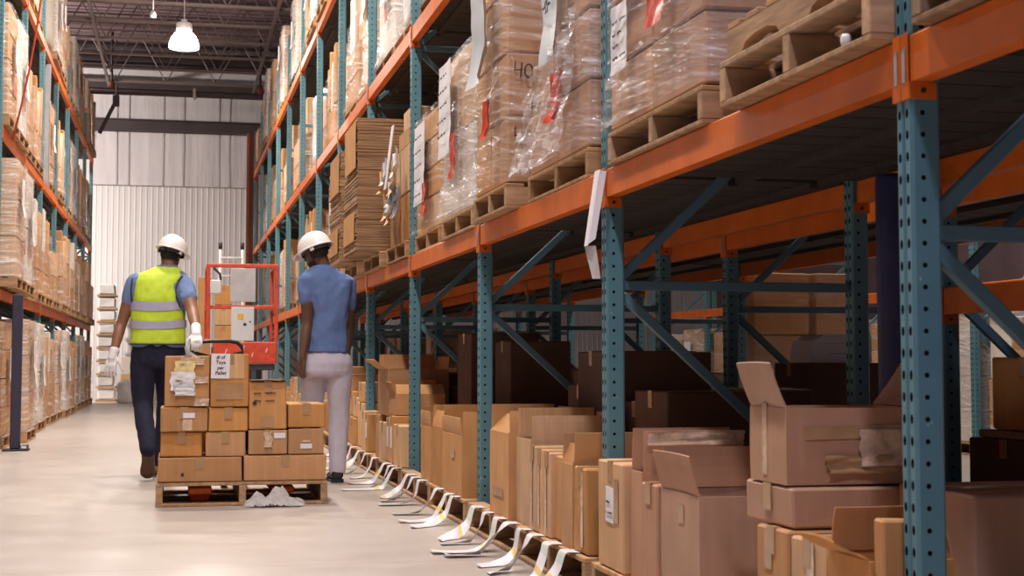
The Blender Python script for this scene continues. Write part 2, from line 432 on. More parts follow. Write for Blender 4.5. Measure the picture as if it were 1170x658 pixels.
# ------------------------------------------------------------------ lamps
def lamp(x, y, label, disk, glow, col=None, z=6.02):
    root = thing('high_bay_lamp', (x, y, z), 0, label, 'lamp', 'high bay lamps above the aisles')
    MB().lathe([(.242, .0), (.247, .02), (.235, .09), (.205, .17), (.15, .245), (.09, .275), (.088, .28)], n=32, cap=False).obj('glass_bell', 'lamp_glass', root, True, fix=False)
    MB().lathe([(.0, .27), (.10, .27), (.13, .29), (.13, .40), (.10, .42), (.05, .43), (.05, .47), (.0, .47)], n=20, cap=False).obj('ballast', 'white', root, True)
    MB().tube([(0, 0, .46), (0, 0, ZR - z + .02)], .012, 8).obj('hanging_rod', 'grey', root, True)
    la = bpy.data.lights.new('high_bay_disk', 'AREA'); la.shape = 'DISK'; la.size = .44; la.energy = disk; la.color = col or LAMPC; la.spread = math.radians(165)
    l2 = bpy.data.objects.new('high_bay_disk', la); C.objects.link(l2); l2.parent = root; l2.location = (0, 0, -.01)
    ld = bpy.data.lights.new('high_bay_glow', 'POINT'); ld.shadow_soft_size = .12; ld.energy = glow; ld.color = col or LAMPC
    lo = bpy.data.objects.new('high_bay_glow', ld); C.objects.link(lo); lo.parent = root; lo.location = (0, 0, .12)
LAMPC = (1, .92, .83)
DK, GL = 190, 150
lamp(.08, 24.6, 'glowing bell-shaped high bay lamp hanging in the roof above the aisle', 130, 170)
for k, (yy, f, c) in enumerate(((20.3, 1, None), (16.0, 1, None), (11.8, 1, None), (7.6, .95, None), (3.4, .85, (1, .90, .84)), (-1.2, .8, (.84, .78, 1)))):  # unseen lamps spaced for even light; violet one stands in for dock daylight
    lamp(.08, yy, 'unseen high bay lamp above the aisle, %s from the open end' % ORD[6 - k], DK * f, GL * f, c, 7.45)
lamp(5.7, 11.5, 'high bay lamp above the next aisle, near one', 170, 60, None, 7.45)
lamp(5.7, 20.5, 'high bay lamp above the next aisle, far one', 130, 50, None, 7.45)
lamp(-5.2, 33.0, 'added lamp hidden behind the left rack to brighten the end wall', 280, 1300)  # unseen lamp put in to brighten the end wall
lamp(-5.2, 22.0, 'high bay lamp above the aisle behind the left rack', 150, 150, None, 7.45)
root = thing('ceiling_sensor', (-.42, 24.8, 6.55), 0, 'small white sensor on a long rod left of the lamp', 'sensor')
MB().lathe([(.0, 0), (.05, .0), (.055, .03), (.04, .09), (.015, .11), (0, .11)], n=14, cap=False).obj('sensor_head', 'white', root, True)
MB().tube([(0, 0, .1), (0, 0, 1.75)], .009, 6).obj('rod', 'white', root)
w = bpy.data.worlds.new('world'); SC.world = w; w.use_nodes = True
bg = w.node_tree.nodes['Background']; bg.inputs[0].default_value = (.80, .76, 1.0, 1); bg.inputs[1].default_value = .10

SC.view_settings.view_transform = 'Standard'; SC.view_settings.look = 'None'
SC.view_settings.gamma = 1; SC.view_settings.exposure = .33; SC.view_settings.use_curve_mapping = False
SC.cycles.max_bounces = 6; SC.cycles.diffuse_bounces = 3; SC.cycles.glossy_bounces = 3; SC.cycles.transmission_bounces = 2
SC.cycles.transparent_max_bounces = 8; SC.cycles.caustics_reflective = False; SC.cycles.caustics_refractive = False
SC.cycles.sample_clamp_indirect = 4

# ------------------------------------------------------------------ pallet racks
PW = .075
def make_post(h, hole=True):
    mb = MB(); a = PW / 2; b = .008
    ring = [(-a + b, -a), (a - b, -a), (a, -a + b), (a, a - b), (a - b, a), (-a + b, a), (-a, a - b), (-a, .009), (-a + .006, .005), (-a + .006, -.005), (-a, -.009), (-a, -a + b)]
    mb.loft([[Vector((x, y, z)) for x, y in ring] for z in (0, h)])
    return mb
def make_frame(h, dep):
    """upright frame: two perforated posts and their bracing; origin at the aisle side of the front post"""
    root = thing('rack_upright')
    a = PW / 2
    p = make_post(h).obj('post', 'post', root); p.location = (a, 0, .008)
    p2 = bpy.data.objects.new('post', p.data); C.objects.link(p2); p2.parent = root; p2.location = (dep - a, 0, .008)
    for x in (a, dep - a):
        mb = MB(); mb.box((x - .06, -.05, 0), (x + .06, .05, .008), .002); mb.lathe([(.008, .008), (.008, .02)], (x - .048, -.04, 0), 8); mb.obj('foot_plate', 'brace', root)
    def br(x0, z0, x1, z1):
        d = Vector((x1 - x0, 0, z1 - z0)); L = d.length
        T = Matrix.Translation((x0, 0, z0)) @ Matrix.Rotation(-math.atan2(d.z, d.x), 4, 'Y')
        MB().box((0, -.014, -.019), (L, .014, .019), .003, T).obj('brace', 'brace', root)
    xa, xb = PW + .001, dep - PW - .001
    zs = [.27, 1.23, 2.21, 3.22, 4.2]
    k = 0
    for i, z in enumerate(zs):
        if z > h - .1: break
        br(xa, z, xb, z)
        if i + 1 < len(zs) and zs[i + 1] < h:
            z0, z1 = z + .04, zs[i + 1] - .04
            if i % 2 == 0: br(xb, z0, xa, z1)
            else: br(xa, z0, xb, z1)
    return root
FR, D0, DY = 1.6604, 3.138, 2.5045        # right rack: aisle face, first frame, bay pitch
DEP = 1.125
def bay_y(n): return D0 + DY * n
first_frame = make_frame(6.0, DEP)
def place_frame(src, x, y, label, group, rz=0):
    if src.get('used'): o = copy_tree(src)
    else: o = src; src['used'] = 1
    o.location = (x, y, 0); o.rotation_euler = (0, 0, rz)
    return tag(o, label, 'rack frame', group)
for n in range(-1, 13):
    lab = 'blue-green perforated rack frame, %s from the near end of the right-hand rack' % ORD[n + 2]
    if n == 0: lab = 'large near blue rack frame whose braced post stands tallest at the right'
    place_frame(first_frame, FR, bay_y(n) + PW / 2, lab, 'right rack frames')
FL = -1.82; L0 = 21.5
for m in range(-2, 6):
    place_frame(first_frame, FL, L0 + 2.5 * m, 'green-blue perforated rack frame, %s from the near end of the left-hand rack' % ORD[m + 3], 'left rack frames', PI)
FB = 3.13
back_frame = make_frame(4.0, DEP)
for n in range(0, 10):
    place_frame(back_frame, FB, bay_y(n) + PW / 2 + .02, 'shadowed blue rack frame, %s from the near end of the row behind the right rack' % ORD[n + 1], 'back row rack frames')

def make_beam(L, clip=True):
    """horizontal beam along +Y, aisle face at x=0 looking to -X, top at z=0"""
    mb = MB(); b = .006
    ring = [(0, -.112), (0, -.006), (.006, 0), (.034, 0), (.036, -.022), (.05, -.022), (.05, -.112)]
    mb.loft([[Vector((x, y, z)) for x, z in ring] for y in (0, L)])
    o = mb.obj('rack_beam', 'orange')
    for y0, sg in ((0, -1), (L, 1)):
        mb = MB()
        ya, yb = sorted((y0 + sg * .0012, y0 + sg * .0362))
        mb.box((-.006, ya, -.152), (-.001, yb, .004), .0015)                 # plate on the post's face
        yc, yd = sorted((y0 - sg * .004, y0))
        mb.box((-.006, yc, -.152), (.064, yd, -.1125), .001)                   # lower lug on the post's side
        c = mb.obj('connector', 'orange', o)
        mb = MB(); yl = (ya + yb) / 2
        mb.box((-.0085, yl - .008, -.112), (-.0065, yl + .008, -.03), .0008); mb.obj('locking_clip', 'steel', c)
        mb = MB(); mb.lathe([(.0065, 0), (.0065, .003)], n=10); 
        mb.v = [Vector((v.x + .03, y0 - sg * .0042 - sg * v.z, v.y - .132)) for v in mb.v]; mb.obj('bolt', 'black', c)
    return o
LEV_R = (1.69, 3.372, 5.067); LEV_L = (1.70, 3.45, 5.40)
LN = ('lowest', 'second', 'top')
beamR = make_beam(DY - PW - .001)
beamL = make_beam(2.5 - PW - .001)
def place_beam(src, x, y, z, rz, label, group):
    if src.get('used'): o = copy_tree(src)
    else: o = src; src['used'] = 1
    o.location = (x, y, z); o.rotation_euler = (0, 0, rz)
    return tag(o, label, 'shelf beam', group, 'thing')
LB = DY - PW - .001
for n in range(-1, 12):
    for l, z in enumerate(LEV_R):
        if l == 1 and n < 1 or l == 2 and n < 3: continue
        y = bay_y(n) + PW + .0005
        place_beam(beamR, FR, y, z, 0, 'orange %s shelf beam on aisle side, %s bay of right rack' % (LN[l], ORD[n + 2]), 'right rack aisle beams')
        if n < 9: place_beam(beamR, FR + DEP, y + LB, z, PI, 'orange %s shelf beam at the back, %s bay of right rack' % (LN[l], ORD[n + 2]), 'right rack rear beams')
for m in range(-2, 5):
    for l, z in enumerate(LEV_L):
        y = L0 + 2.5 * m + PW / 2 + .0005
        place_beam(beamL, FL, y + 2.424, z, PI, 'orange %s shelf beam on aisle side, %s bay of left rack' % (LN[l], ORD[m + 3]), 'left rack aisle beams')
for n in range(0, 9):
    y = bay_y(n) + PW + .0205
    place_beam(beamR, FB, y, 1.685, 0, 'shadowed orange beam facing the rack, %s bay of the row behind the right rack' % ORD[n + 1], 'back row beams')
    if n < 8: place_beam(beamR, FB + DEP, y + LB, 1.685, PI, 'shadowed orange beam on the far side, %s bay of the row behind' % ORD[n + 1], 'back row far beams')
place_beam(beamR, FB, bay_y(0) + PW + .0205, 1.235, 0, 'low dark red-orange beam behind the near post, above a bagged carton', None)
# decks
def deck(L, X0, X1, name='shelf_deck'):
    mb = MB(); n = 13; st = L / n
    for k in range(n): mb.box((X0, k * st + .004, -.022), (X1, k * st + st - .008, -.004))
    for xx in (X0 + .15, (X0 + X1) / 2, X1 - .15): mb.box((xx - .02, .0, -.045), (xx + .02, L, -.0225))
    return mb.obj(name, 'deck')
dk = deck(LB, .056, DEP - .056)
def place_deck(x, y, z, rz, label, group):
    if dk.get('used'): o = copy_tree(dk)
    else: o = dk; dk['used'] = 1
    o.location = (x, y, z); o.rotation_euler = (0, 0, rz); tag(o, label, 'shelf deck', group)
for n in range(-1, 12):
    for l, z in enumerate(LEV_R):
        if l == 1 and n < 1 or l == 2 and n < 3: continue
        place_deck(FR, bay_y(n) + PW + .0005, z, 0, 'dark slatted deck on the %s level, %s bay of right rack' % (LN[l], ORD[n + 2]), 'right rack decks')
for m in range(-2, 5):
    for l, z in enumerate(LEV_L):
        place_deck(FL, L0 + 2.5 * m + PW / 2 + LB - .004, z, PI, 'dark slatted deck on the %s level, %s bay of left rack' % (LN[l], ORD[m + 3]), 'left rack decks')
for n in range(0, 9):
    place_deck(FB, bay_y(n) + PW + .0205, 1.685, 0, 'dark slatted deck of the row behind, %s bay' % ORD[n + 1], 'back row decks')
#@@PART2
# ------------------------------------------------------------------ pallets
def make_pallet(w, d, h=.125, detail=True, mat='wood', notch=False):
    """stringers run along X; w along Y, d along X; origin at the middle of the base"""
    k = h / .125
    st = []; tb = []; bb = []
    for y in (-w / 2 + .022, 0, w / 2 - .022):
        mb = MB()
        if notch:
            ring = [(-d / 2, 0), (-d / 2, .09), (d / 2, .09), (d / 2, 0), (.40, 0), (.36, .035), (.28, .045), (.19, .045), (.12, .03), (.09, 0), (-.09, 0), (-.12, .03), (-.19, .045), (-.28, .045), (-.36, .035), (-.40, 0)]
            mb.loft([[Vector((x, y + a, (z + .016) * k)) for x, z in ring] for a in (-.022, .022)])
        else: mb.box((-d / 2, y - .022, .016 * k), (d / 2, y + .022, .107 * k), .003)
        st.append(mb)
    n = 7
    for i in range(n):
        x = -d / 2 + (d - .10) * i / (n - 1)
        tb.append(MB().box((x + .002 * (i % 2), -w / 2, .1075 * k), (x + .095, w / 2, h), .003))
    for x in (-d / 2, -.05, d / 2 - .10): bb.append(MB().box((x, -w / 2, 0), (x + .10, w / 2, .0155 * k), .003))
    if detail:
        root = thing('wooden_pallet')
        for m in st: m.obj('stringer', mat, root)
        for m in tb: m.obj('top_board', mat, root)
        for m in bb: m.obj('bottom_board', mat, root)
        return root
    mb = MB()
    for m in st + tb + bb: mb.add(m.v, m.f)
    return mb.obj('wooden_pallet', mat)
PAL = {}
def pallet(w, d, x, y, z, label, h=.125, detail=True, mat='wood', rz=0, notch=False, group=None):
    key = (round(w, 2), round(d, 2), round(h, 3), detail, mat, notch)
    if key in PAL: o = copy_tree(PAL[key])
    else: o = PAL[key] = make_pallet(w, d, h, detail, mat, notch)
    for k in ('group',):
        if k in o: del o[k]
    o.location = (x, y, z); o.rotation_euler = (0, 0, rz)
    return tag(o, label, 'pallet', group)

# ------------------------------------------------------------------ wrapped loads
def shell(w, d, h, r, nz, npp, seed, amp=.012, flare=.02, z0=.004, taper=0, pinch=0, diag=0):
    """stretch film around a block d (X) by w (Y) by h"""
    a, b = d / 2 + .012, w / 2 + .012
    per = []
    L = 2 * (2 * a + 2 * b)
    for k in range(npp):
        t = k / npp * L
        if t < 2 * a: p = (-a + t, -b); nn = (0, -1)
        elif t < 2 * a + 2 * b: p = (a, -b + t - 2 * a); nn = (1, 0)
        elif t < 4 * a + 2 * b: p = (a - (t - 2 * a - 2 * b), b); nn = (0, 1)
        else: p = (-a, b - (t - 4 * a - 2 * b)); nn = (-1, 0)
        x, y = p
        cx, cy = max(-a + r, min(a - r, x)), max(-b + r, min(b - r, y))
        v = Vector((x - cx, y - cy, 0))
        if v.length > 1e-6:
            v = v.normalized() * min(r, v.length) if v.length > r else v
            nn2 = v.normalized() if v.length > 1e-6 else Vector((*nn, 0))
            if abs(x - cx) > 1e-6 and abs(y - cy) > 1e-6: q = Vector((cx, cy, 0)) + nn2 * r; per.append((q, nn2)); continue
        per.append((Vector((x, y, 0)), Vector((*nn, 0))))
    rings = []
    for j in range(nz + 1):
        t = j / nz; z = z0 + (h - z0) * t
        ring = []
        for q, nn in per:
            s = 1 - taper * t
            c = Vector((q.x * s, q.y * s, z))
            n1 = noise.noise(Vector((c.x * 4 + seed * 3.1, c.y * 4, z * 9)))
            n2 = noise.noise(Vector((c.x * 3, c.y * 3 + seed, z * 34 + diag * (c.y + c.x) * 7)))
            off = max(.001, amp * (.8 * n1 + .4 * n2) + amp * .6) + flare * max(0, 1 - t * 5)
            ring.append(c + nn * off)
        rings.append(ring)
    if pinch:
        rings.append([Vector((p.x * .93, p.y * .93, h + .025 + .012 * noise.noise(p * 9))) for p in rings[-1]])
    return MB().loft(rings, cap=False)
def carton_grid(root, w, d, h, ny, nx, hs, mats, seed, jit=.006, tape=False):
    rr = random.Random(seed); z = 0
    for j, hh in enumerate(hs):
        hz = h * hh; m = mats[j % len(mats)]
        for a in range(ny):
            for b in range(nx):
                if nx > 2 and 0 < b < nx - 1 and 0 < a < ny - 1: continue
                o = rr.uniform(-jit, jit)
                mb = MB().box((-d / 2 + d * b / nx + .003, -w / 2 + w * a / ny + .003 + o, z + .005), (-d / 2 + d * (b + 1) / nx - .003, -w / 2 + w * (a + 1) / ny - .003 + o, z + hz - .002), .008, jit=.003, rnd=rr)
                mb.obj('carton', m, root)
        z += hz
def lumpy(w, d, h, seed, amp=.06, n=28, nz=14, sq=.5):
    """a bulging sack-like body"""
    rings = []
    for j in range(nz + 1):
        t = j / nz; z = h * t
        s = (1 - max(0, (t - .75) / .25) ** 2.2 * .55) * (1 - max(0, (.12 - t) / .12) ** 2 * .12)
        ring = []
        for k in range(n):
            an = 2 * PI * k / n; c, s2 = math.cos(an), math.sin(an)
            rx = math.copysign(abs(c) ** sq, c) * d / 2 * s; ry = math.copysign(abs(s2) ** sq, s2) * w / 2 * s
            q = Vector((rx, ry, z)); e = 1 + amp * noise.noise(q * 4 + Vector((seed * 7, 0, 0))) + amp * .6 * noise.noise(q * 10 + Vector((seed, 2, 0)))
            ring.append(Vector((rx * e, ry * e, z + (amp * .4 * noise.noise(q * 6) if t > .6 else 0))))
        rings.append(ring)
    return MB().loft(rings)
def sticker(parent, face, c, w, h, mat, name='shipping_label', rot=0, th=.002):
    """flat label w x h on a face of its parent; c = centre in the parent's frame"""
    mb = MB().box((-w / 2, -th, -h / 2), (w / 2, 0, h / 2))
    T = Matrix.Translation(c) @ (Matrix.Rotation(-PI / 2, 4, 'Z') if face == 'x-' else Matrix.Rotation(PI / 2, 4, 'Z') if face == 'x+' else Matrix.Identity(4)) @ Matrix.Rotation(rot, 4, 'Y')
    mb.v = [T @ v for v in mb.v]
    return mb.obj(name, mat, parent)
def crumple(parent, face, c, w, h, mat, name, seed=0, curl=.03, n=10, drop=0):
    """a wrinkled sheet of paper standing on a face"""
    def P(s, t):
        x = (s - .5) * w; z = (t - .5) * h
        q = .008 * noise.noise(Vector((s * 4 + seed, t * 5, 0))) + curl * (s - .5) ** 2 * 2 + curl * max(0, .3 - t) * 2
        return Vector((x + .02 * noise.noise(Vector((t * 3, seed, 0))), -.006 - q, z))
    T = Matrix.Translation(c) @ (Matrix.Rotation(-PI / 2, 4, 'Z') if face == 'x-' else Matrix.Rotation(PI / 2, 4, 'Z') if face == 'x+' else Matrix.Identity(4)) @ Matrix.Rotation(drop, 4, 'Y')
    mb = MB(); mb.grid(P, n, n)
    nv = len(mb.v)
    back = [v + Vector((0, .0015, 0)) for v in mb.v]; mb.add(back, [tuple(reversed([i for i in f])) for f in list(mb.f)])
    mb.v = [T @ v for v in mb.v]
    return mb.obj(name, mat, parent, True, fix=False)
def strokes(parent, face, c, size, lines, mat='ink', name='handwriting', r=.0035):
    mb = MB()
    for ln in lines: mb.tube([Vector((x * size, -.002, z * size)) for x, z in ln], r, 5)
    T = Matrix.Translation(c) @ (Matrix.Rotation(-PI / 2, 4, 'Z') if face == 'x-' else Matrix.Rotation(PI / 2, 4, 'Z') if face == 'x+' else Matrix.Identity(4))
    mb.v = [T @ v for v in mb.v]
    return mb.obj(name, mat, parent)
def arc(cx, cz, rx, rz, a0=0, a1=360, n=12): return [(cx + rx * math.cos(math.radians(a0 + (a1 - a0) * i / n)), cz + rz * math.sin(math.radians(a0 + (a1 - a0) * i / n))) for i in range(n + 1)]
FOUR = [[(.0, 1), (-.05, .45), (.45, .5)], [(.42, .95), (.32, 0)]]
ZERO = [arc(.85, .45, .25, .42)]
def scribble(rr, w):
    return [(w * i / 14, .5 * math.sin(i * 1.9 + rr.uniform(0, 2)) * rr.uniform(.3, 1)) for i in range(15)]
def letter_lines(parent, face, c, w, rows, dz, seed, r=.0014, amp=.016):
    rr = random.Random(seed); L = []
    for k in range(rows):
        x = -w / 2; 
        while x < w / 2 - .03:
            ww = rr.uniform(.035, .08)
            L.append([(x + a, -k * dz + b * amp) for a, b in scribble(rr, ww)]); x += ww + .03
    return strokes(parent, face, c, 1, L, r=r)
def text(parent, face, c, body, size, mat='ink', shear=.15, align='CENTER'):
    cu = bpy.data.curves.new('lettering', 'FONT'); cu.body = body; cu.size = size; cu.shear = shear; cu.align_x = align; cu.extrude = .0006; cu.offset = .0006
    cu.materials.append(M[mat]); o = bpy.data.objects.new('lettering', cu); C.objects.link(o); o.parent = parent; o.location = c
    o.rotation_euler = (PI / 2, 0, -PI / 2 if face == 'x-' else PI / 2 if face == 'x+' else 0)
    me = bpy.data.meshes.new_from_object(o.evaluated_get(bpy.context.evaluated_depsgraph_get())); m2 = bpy.data.objects.new('lettering', me); C.objects.link(m2)
    m2.parent = parent; m2.location = o.location; m2.rotation_euler = o.rotation_euler; bpy.data.objects.remove(o)
    return m2

PROTO = []
def proto(desc, build, tall):
    root = thing('wrapped_load'); build(root); PROTO.append((root, desc, tall)); return root
def P_cart(w, d, h, ny, nx, hs, mats, seed, film='film', nz=12, signs=0):
    def f(root):
        carton_grid(root, w, d, h, ny, nx, hs, mats, seed)
        if film: shell(w, d, h, .05, nz, 40, seed, .016, .03).obj('stretch_film', film, root, True)
        rr = random.Random(seed)
        for k in range(signs):
            s = 'x-' if k % 2 == 0 else 'x+'; x = -d / 2 - .022 if s == 'x-' else d / 2 + .022
            crumple(root, s, (x, rr.uniform(-.2, .2), h * rr.uniform(.5, .7)), .3, .42, 'paper', 'paper_sheet', seed)
            sticker(root, s, (x, rr.uniform(-.3, .3), h * .3), .10, .16, 'red', 'red_label', rr.uniform(-.1, .1))
    return f
proto('film-wrapped tan cartons', P_cart(.98, .98, 1.22, 3, 2, (.25, .25, .25, .25), ('card',), 1, signs=2), 1.22)
proto('film-wrapped pale cartons', P_cart(.98, .98, 1.28, 2, 2, (.34, .33, .33), ('card_pale',), 2, 'film_heavy', signs=2), 1.28)
proto('tall brown cartons', P_cart(.98, .98, 1.15, 4, 2, (.62, .38), ('card', 'card_pale'), 3, 'film_light'), 1.15)
proto('white film-shrouded cartons', P_cart(.98, .98, 1.3, 2, 2, (.5, .5), ('card_white',), 4, 'film_heavy', signs=2), 1.3)
def b_bale(root):
    lumpy(1.0, .98, 1.2, 5).obj('sack', 'offwhite', root, True); shell(.98, .96, .95, .25, 8, 40, 5, .03, .02).obj('stretch_film', 'film', root, True)
proto('bulging white plastic sack load', b_bale, 1.2)
def b_mixed(root):
    carton_grid(root, .98, .98, .62, 2, 2, (.5, .5), ('card',), 6)
    rr = random.Random(6)
    for k, (y0, y1, hh) in enumerate(((-.5, -.2, .5), (-.18, .12, .36), (.15, .5, .6))):
        MB().box((-.46, y0, .622), (.44, y1, .622 + hh), .01, jit=.01, rnd=rr).obj('carton', ('card_pale', 'card', 'card_white')[k], root)
    shell(.98, .98, .9, .05, 8, 40, 6, .02, .03).obj('stretch_film', 'film', root, True)
proto('mixed cartons with ragged film', b_mixed, 1.22)
def b_short(root):
    carton_grid(root, .98, .98, .72, 3, 2, (.5, .5), ('card', 'card_pale'), 8); shell(.98, .98, .74, .05, 8, 40, 8, .02, .03).obj('stretch_film', 'film_light', root, True)
proto('low stack of tan cartons', b_short, .74)
def b_rolls(root):
    rr = random.Random(9)
    carton_grid(root, .98, .98, .4, 2, 2, (1,), ('card',), 9)
    for k in range(5):
        y = -.42 + k * .21
        MB().box((-.48, y - .085, .402), (.42, y + .085, .402 + rr.uniform(.55, .85)), .012, Matrix.Translation((0, 0, 0)), .02, rr).obj('carton', ('card', 'card_pale', 'card_white')[k % 3], root)
    shell(.98, .98, .8, .05, 8, 40, 9, .03, .04).obj('stretch_film', 'film', root, True)
proto('upright narrow cartons in loose film', b_rolls, 1.25)
PUSED = {}
def put_load(k, x, y, z, rz, label, group):
    root = PROTO[k][0]
    if k in PUSED: o = copy_tree(root)
    else: o = root; PUSED[k] = 1
    o.location = (x, y, z); o.rotation_euler = (0, 0, rz); o['label'] = label; o['category'] = 'wrapped load'; o['group'] = group
    return o
def pal_load(k, x, y, z, rz, where, group, detail=False, mat='wood'):
    pallet(1.1, 1.04, x, y, z, 'wooden pallet under load %s' % where, detail=detail, mat=mat, rz=rz, group='pallets ' + group)
    return put_load(k, x, y, z + .126, rz, '%s %s' % (PROTO[k][1], where), 'loads ' + group)
HALF = ('nearer half', 'farther half')
# right rack, second and top level
PICK = {1: [3, 1, 0, 3, 4, 3, 1, 5, 6, 7, 6, 4, 5, 6, 5, 6, 7, 6, 2, 4, 1, 6, 0, 5], 2: [0, 3, 1, 5, 2, 1, 4, 0, 7, 3, 4, 1, 5, 0, 3, 7, 2, 6, 1, 4, 0, 3]}
q = {1: 0, 2: 0}
for l, n0 in ((1, 1), (2, 3)):
    for n in range(n0, 12):
        for hf in (0, 1):
            k = PICK[l][q[l] % len(PICK[l])]; q[l] += 1
            if l == 2 and n == 8 and hf == 0: continue
            y = bay_y(n) + PW + .62 + 1.19 * hf
            pal_load(k, FR + .54 + (R.uniform(.02, .09) if l == 1 else R.uniform(-.06, .02)), y + R.uniform(-.02, .02), LEV_R[l] + .001, 0 if k % 2 else PI, 'on %s shelf, %s bay of right rack, %s' % (LN[l], ORD[n + 2], HALF[hf]), 'on the upper right shelves', detail=(l == 1 and n < 4), mat='wood_dark' if k in (3, 7) else 'wood')
pallet(1.1, 1.04, FR + .55, bay_y(8) + PW + .62, LEV_R[2] + .001, 'wooden pallet under the golden lined bin high on the right rack', detail=False)
root = thing('lined_bin', (FR + .55, bay_y(8) + PW + .62, LEV_R[2] + .127), 0, 'open bin with golden-brown liner high on the right rack', 'bin')
lumpy(1.02, 1.0, .80, 61, .05, sq=.6).obj('liner', 'tan_liner', root, True); shell(1.0, 1.0, .62, .15, 10, 50, 62, .03, .02).obj('stretch_film', 'film_heavy', root, True)
MB().box((-.5, -.5, .0), (-.46, .5, .30), .01).obj('carton_side', 'card', root)
# right rack, lowest level beyond the flat stacks
for n in range(5, 12):
    for hf in (0, 1):
        k = [6, 5, 6, 7, 5, 6, 6, 7, 4, 6, 7, 5, 6, 5, 7, 2][(n - 5) * 2 + hf]
        pal_load(k, FR + .56 + R.uniform(.02, .08), bay_y(n) + PW + .62 + 1.19 * hf, LEV_R[0] + .001, 0, 'on lowest shelf, %s bay of right rack, %s' % (ORD[n + 2], HALF[hf]), 'on the lowest right shelf')
# left rack
LP = {0: [2, 2, 3, 3, 2, 5, 1, 3, 7, 2, 1, 3, 0, 7], 1: [1, 3, 2, 5, 5, 6, 7, 2, 6, 5, 6, 7, 2, 6], 2: [0, 3, 5, 7, 3, 0, 7, 4, 1, 3, 2, 7, 5, 0], 3: [3, 4, 6, 5, 7, 3, 1, 7, 5, 3, 0, 2, 5, 7]}
for l in range(4):
    for m in range(-2, 5):
        for hf in (0, 1):
            i = (m + 2) * 2 + hf; k = LP[l][i]
            if l == 0 and i in (0, 1): continue
            if l == 2 and i == 4 or l == 3 and i == 4: continue
            y = L0 + 2.5 * m + PW / 2 + .63 + 1.18 * hf
            z = .001 if l == 0 else LEV_L[l - 1] + .001
            x = FL - .54 + (R.uniform(.06, .13) if l < 2 else R.uniform(.0, .09))
            if l == 1 and i < 2: x += .09
            pal_load(k, x, y, z, PI if k % 2 else 0, 'on %s, %s bay of left rack, %s' % (('floor', 'lowest shelf', 'second shelf', 'top shelf')[l], ORD[m + 3], HALF[hf]), 'in the left rack', detail=(i < 4 and l < 2))
# left floor loads standing out into the aisle
for yy, kk, xx, lab in ((17.12, 0, -2.27, 'behind the dark guard post'), (18.28, 1, -2.14, 'standing out past the left rack beside the green-stickered post')):
    pallet(1.1, 1.04, xx, yy, .001, 'wooden pallet under the floor load ' + lab, group='pallets in the left rack'); put_load(kk, xx, yy, .127, 0, 'film-wrapped cartons ' + lab, 'loads in the left rack')
for yy, zz, nm in ((L0 - .0395, 1.42, 'green'), (L0 - .0395, 1.36, 'orange'), (L0 + .9, 1.30, 'green')):
    pass
root = thing('guard_post', (-1.60, 16.25, 0), 0, 'dark navy guard post standing at the foot of the left rack', 'post')
MB().box((-.05, -.05, .02), (.05, .05, 1.62), .01).obj('upright', 'navypost', root)
MB().box((-.12, -.10, 0), (.14, .10, .02), .004).obj('base_plate', 'black', root)
mb = MB(); mb.box((.06, -.09, .021), (.13, .09, .06), .006); mb.obj('foot_block', 'greydark', root)
sticker(root, 'y-', (.095, -.0905, .04), .05, .025, 'paper', 'foot_label')
sg = thing('rack_sticker', (FL + .0005, L0, 1.40), 0, 'green and orange location stickers on the near left rack post', 'sticker')
MB().box((0, -.034, .03), (.003, .034, .10)).obj('green_patch', 'green', sg); MB().box((0, -.034, -.03), (.003, .034, .022)).obj('orange_patch', 'orange', sg); MB().box((.0031, -.018, -.022), (.0045, .018, .012)).obj('white_patch', 'paper', sg)
# ------------------------------------------------------------------ left rack extras
root = thing('picker_platform', (-2.26, 22.12, LEV_L[1] + .002), 0, 'order picker platform with yellow guard rails among the left shelves', 'picker platform')
MB().box((-.35, -.45, 0), (.35, .45, .16), .02).obj('platform', 'greydark', root)
MB().box((.36, .30, -.0), (.44, .42, 1.80), .008).obj('mast', 'steel', root)
for a, b in (((-.3, -.4), (.3, -.4)), ((.3, -.4), (.3, .25))):
    mb = MB()
    for z in (.55, .98): mb.tube([(*a, z), (*b, z)], .022, 8)
    mb.tube([(*a, .16), (*a, .98)], .022, 8); mb.tube([(*b, .16), (*b, .98)], .022, 8)
    mb.obj('guard_rail', 'yellow', root, True)
MB().box((-.25, -.2, .16), (.1, .3, .75), .02).obj('control_cabinet', 'grey', root)
MB().tube([pt(47.5, -10, 16.0) + Vector((0, 0, .3))] + [pt(47 - 33 * t + 3 * math.sin(t * 3), 160 * t, 16.0 + .1 * t) for t in (0, .25, .5, .75, 1)], .011, 6).obj('hanging_rope', 'redpaint', None, True)
o = C.objects['hanging_rope']; tag(o, 'thin red cord slung across the left shelves', 'cord')
o = lumpy(1.15, .9, 1.2, 31, .05, sq=.7).obj('grey_bale', 'paper_grey', None, True); o.location = (-2.22, 22.16, LEV_L[2] + .002); M['bale'] = simple('beige_bale_cloth', (.36, .31, .26), .8, .1, 4); o.data.materials[0] = M['bale']
tag(o, 'grey-beige rounded bale lying high on the left top shelf', 'bale')
# ------------------------------------------------------------------ near loads on the lowest right shelf
Z1 = LEV_R[0] + .001
G1 = 'pallets on the lowest right shelf'
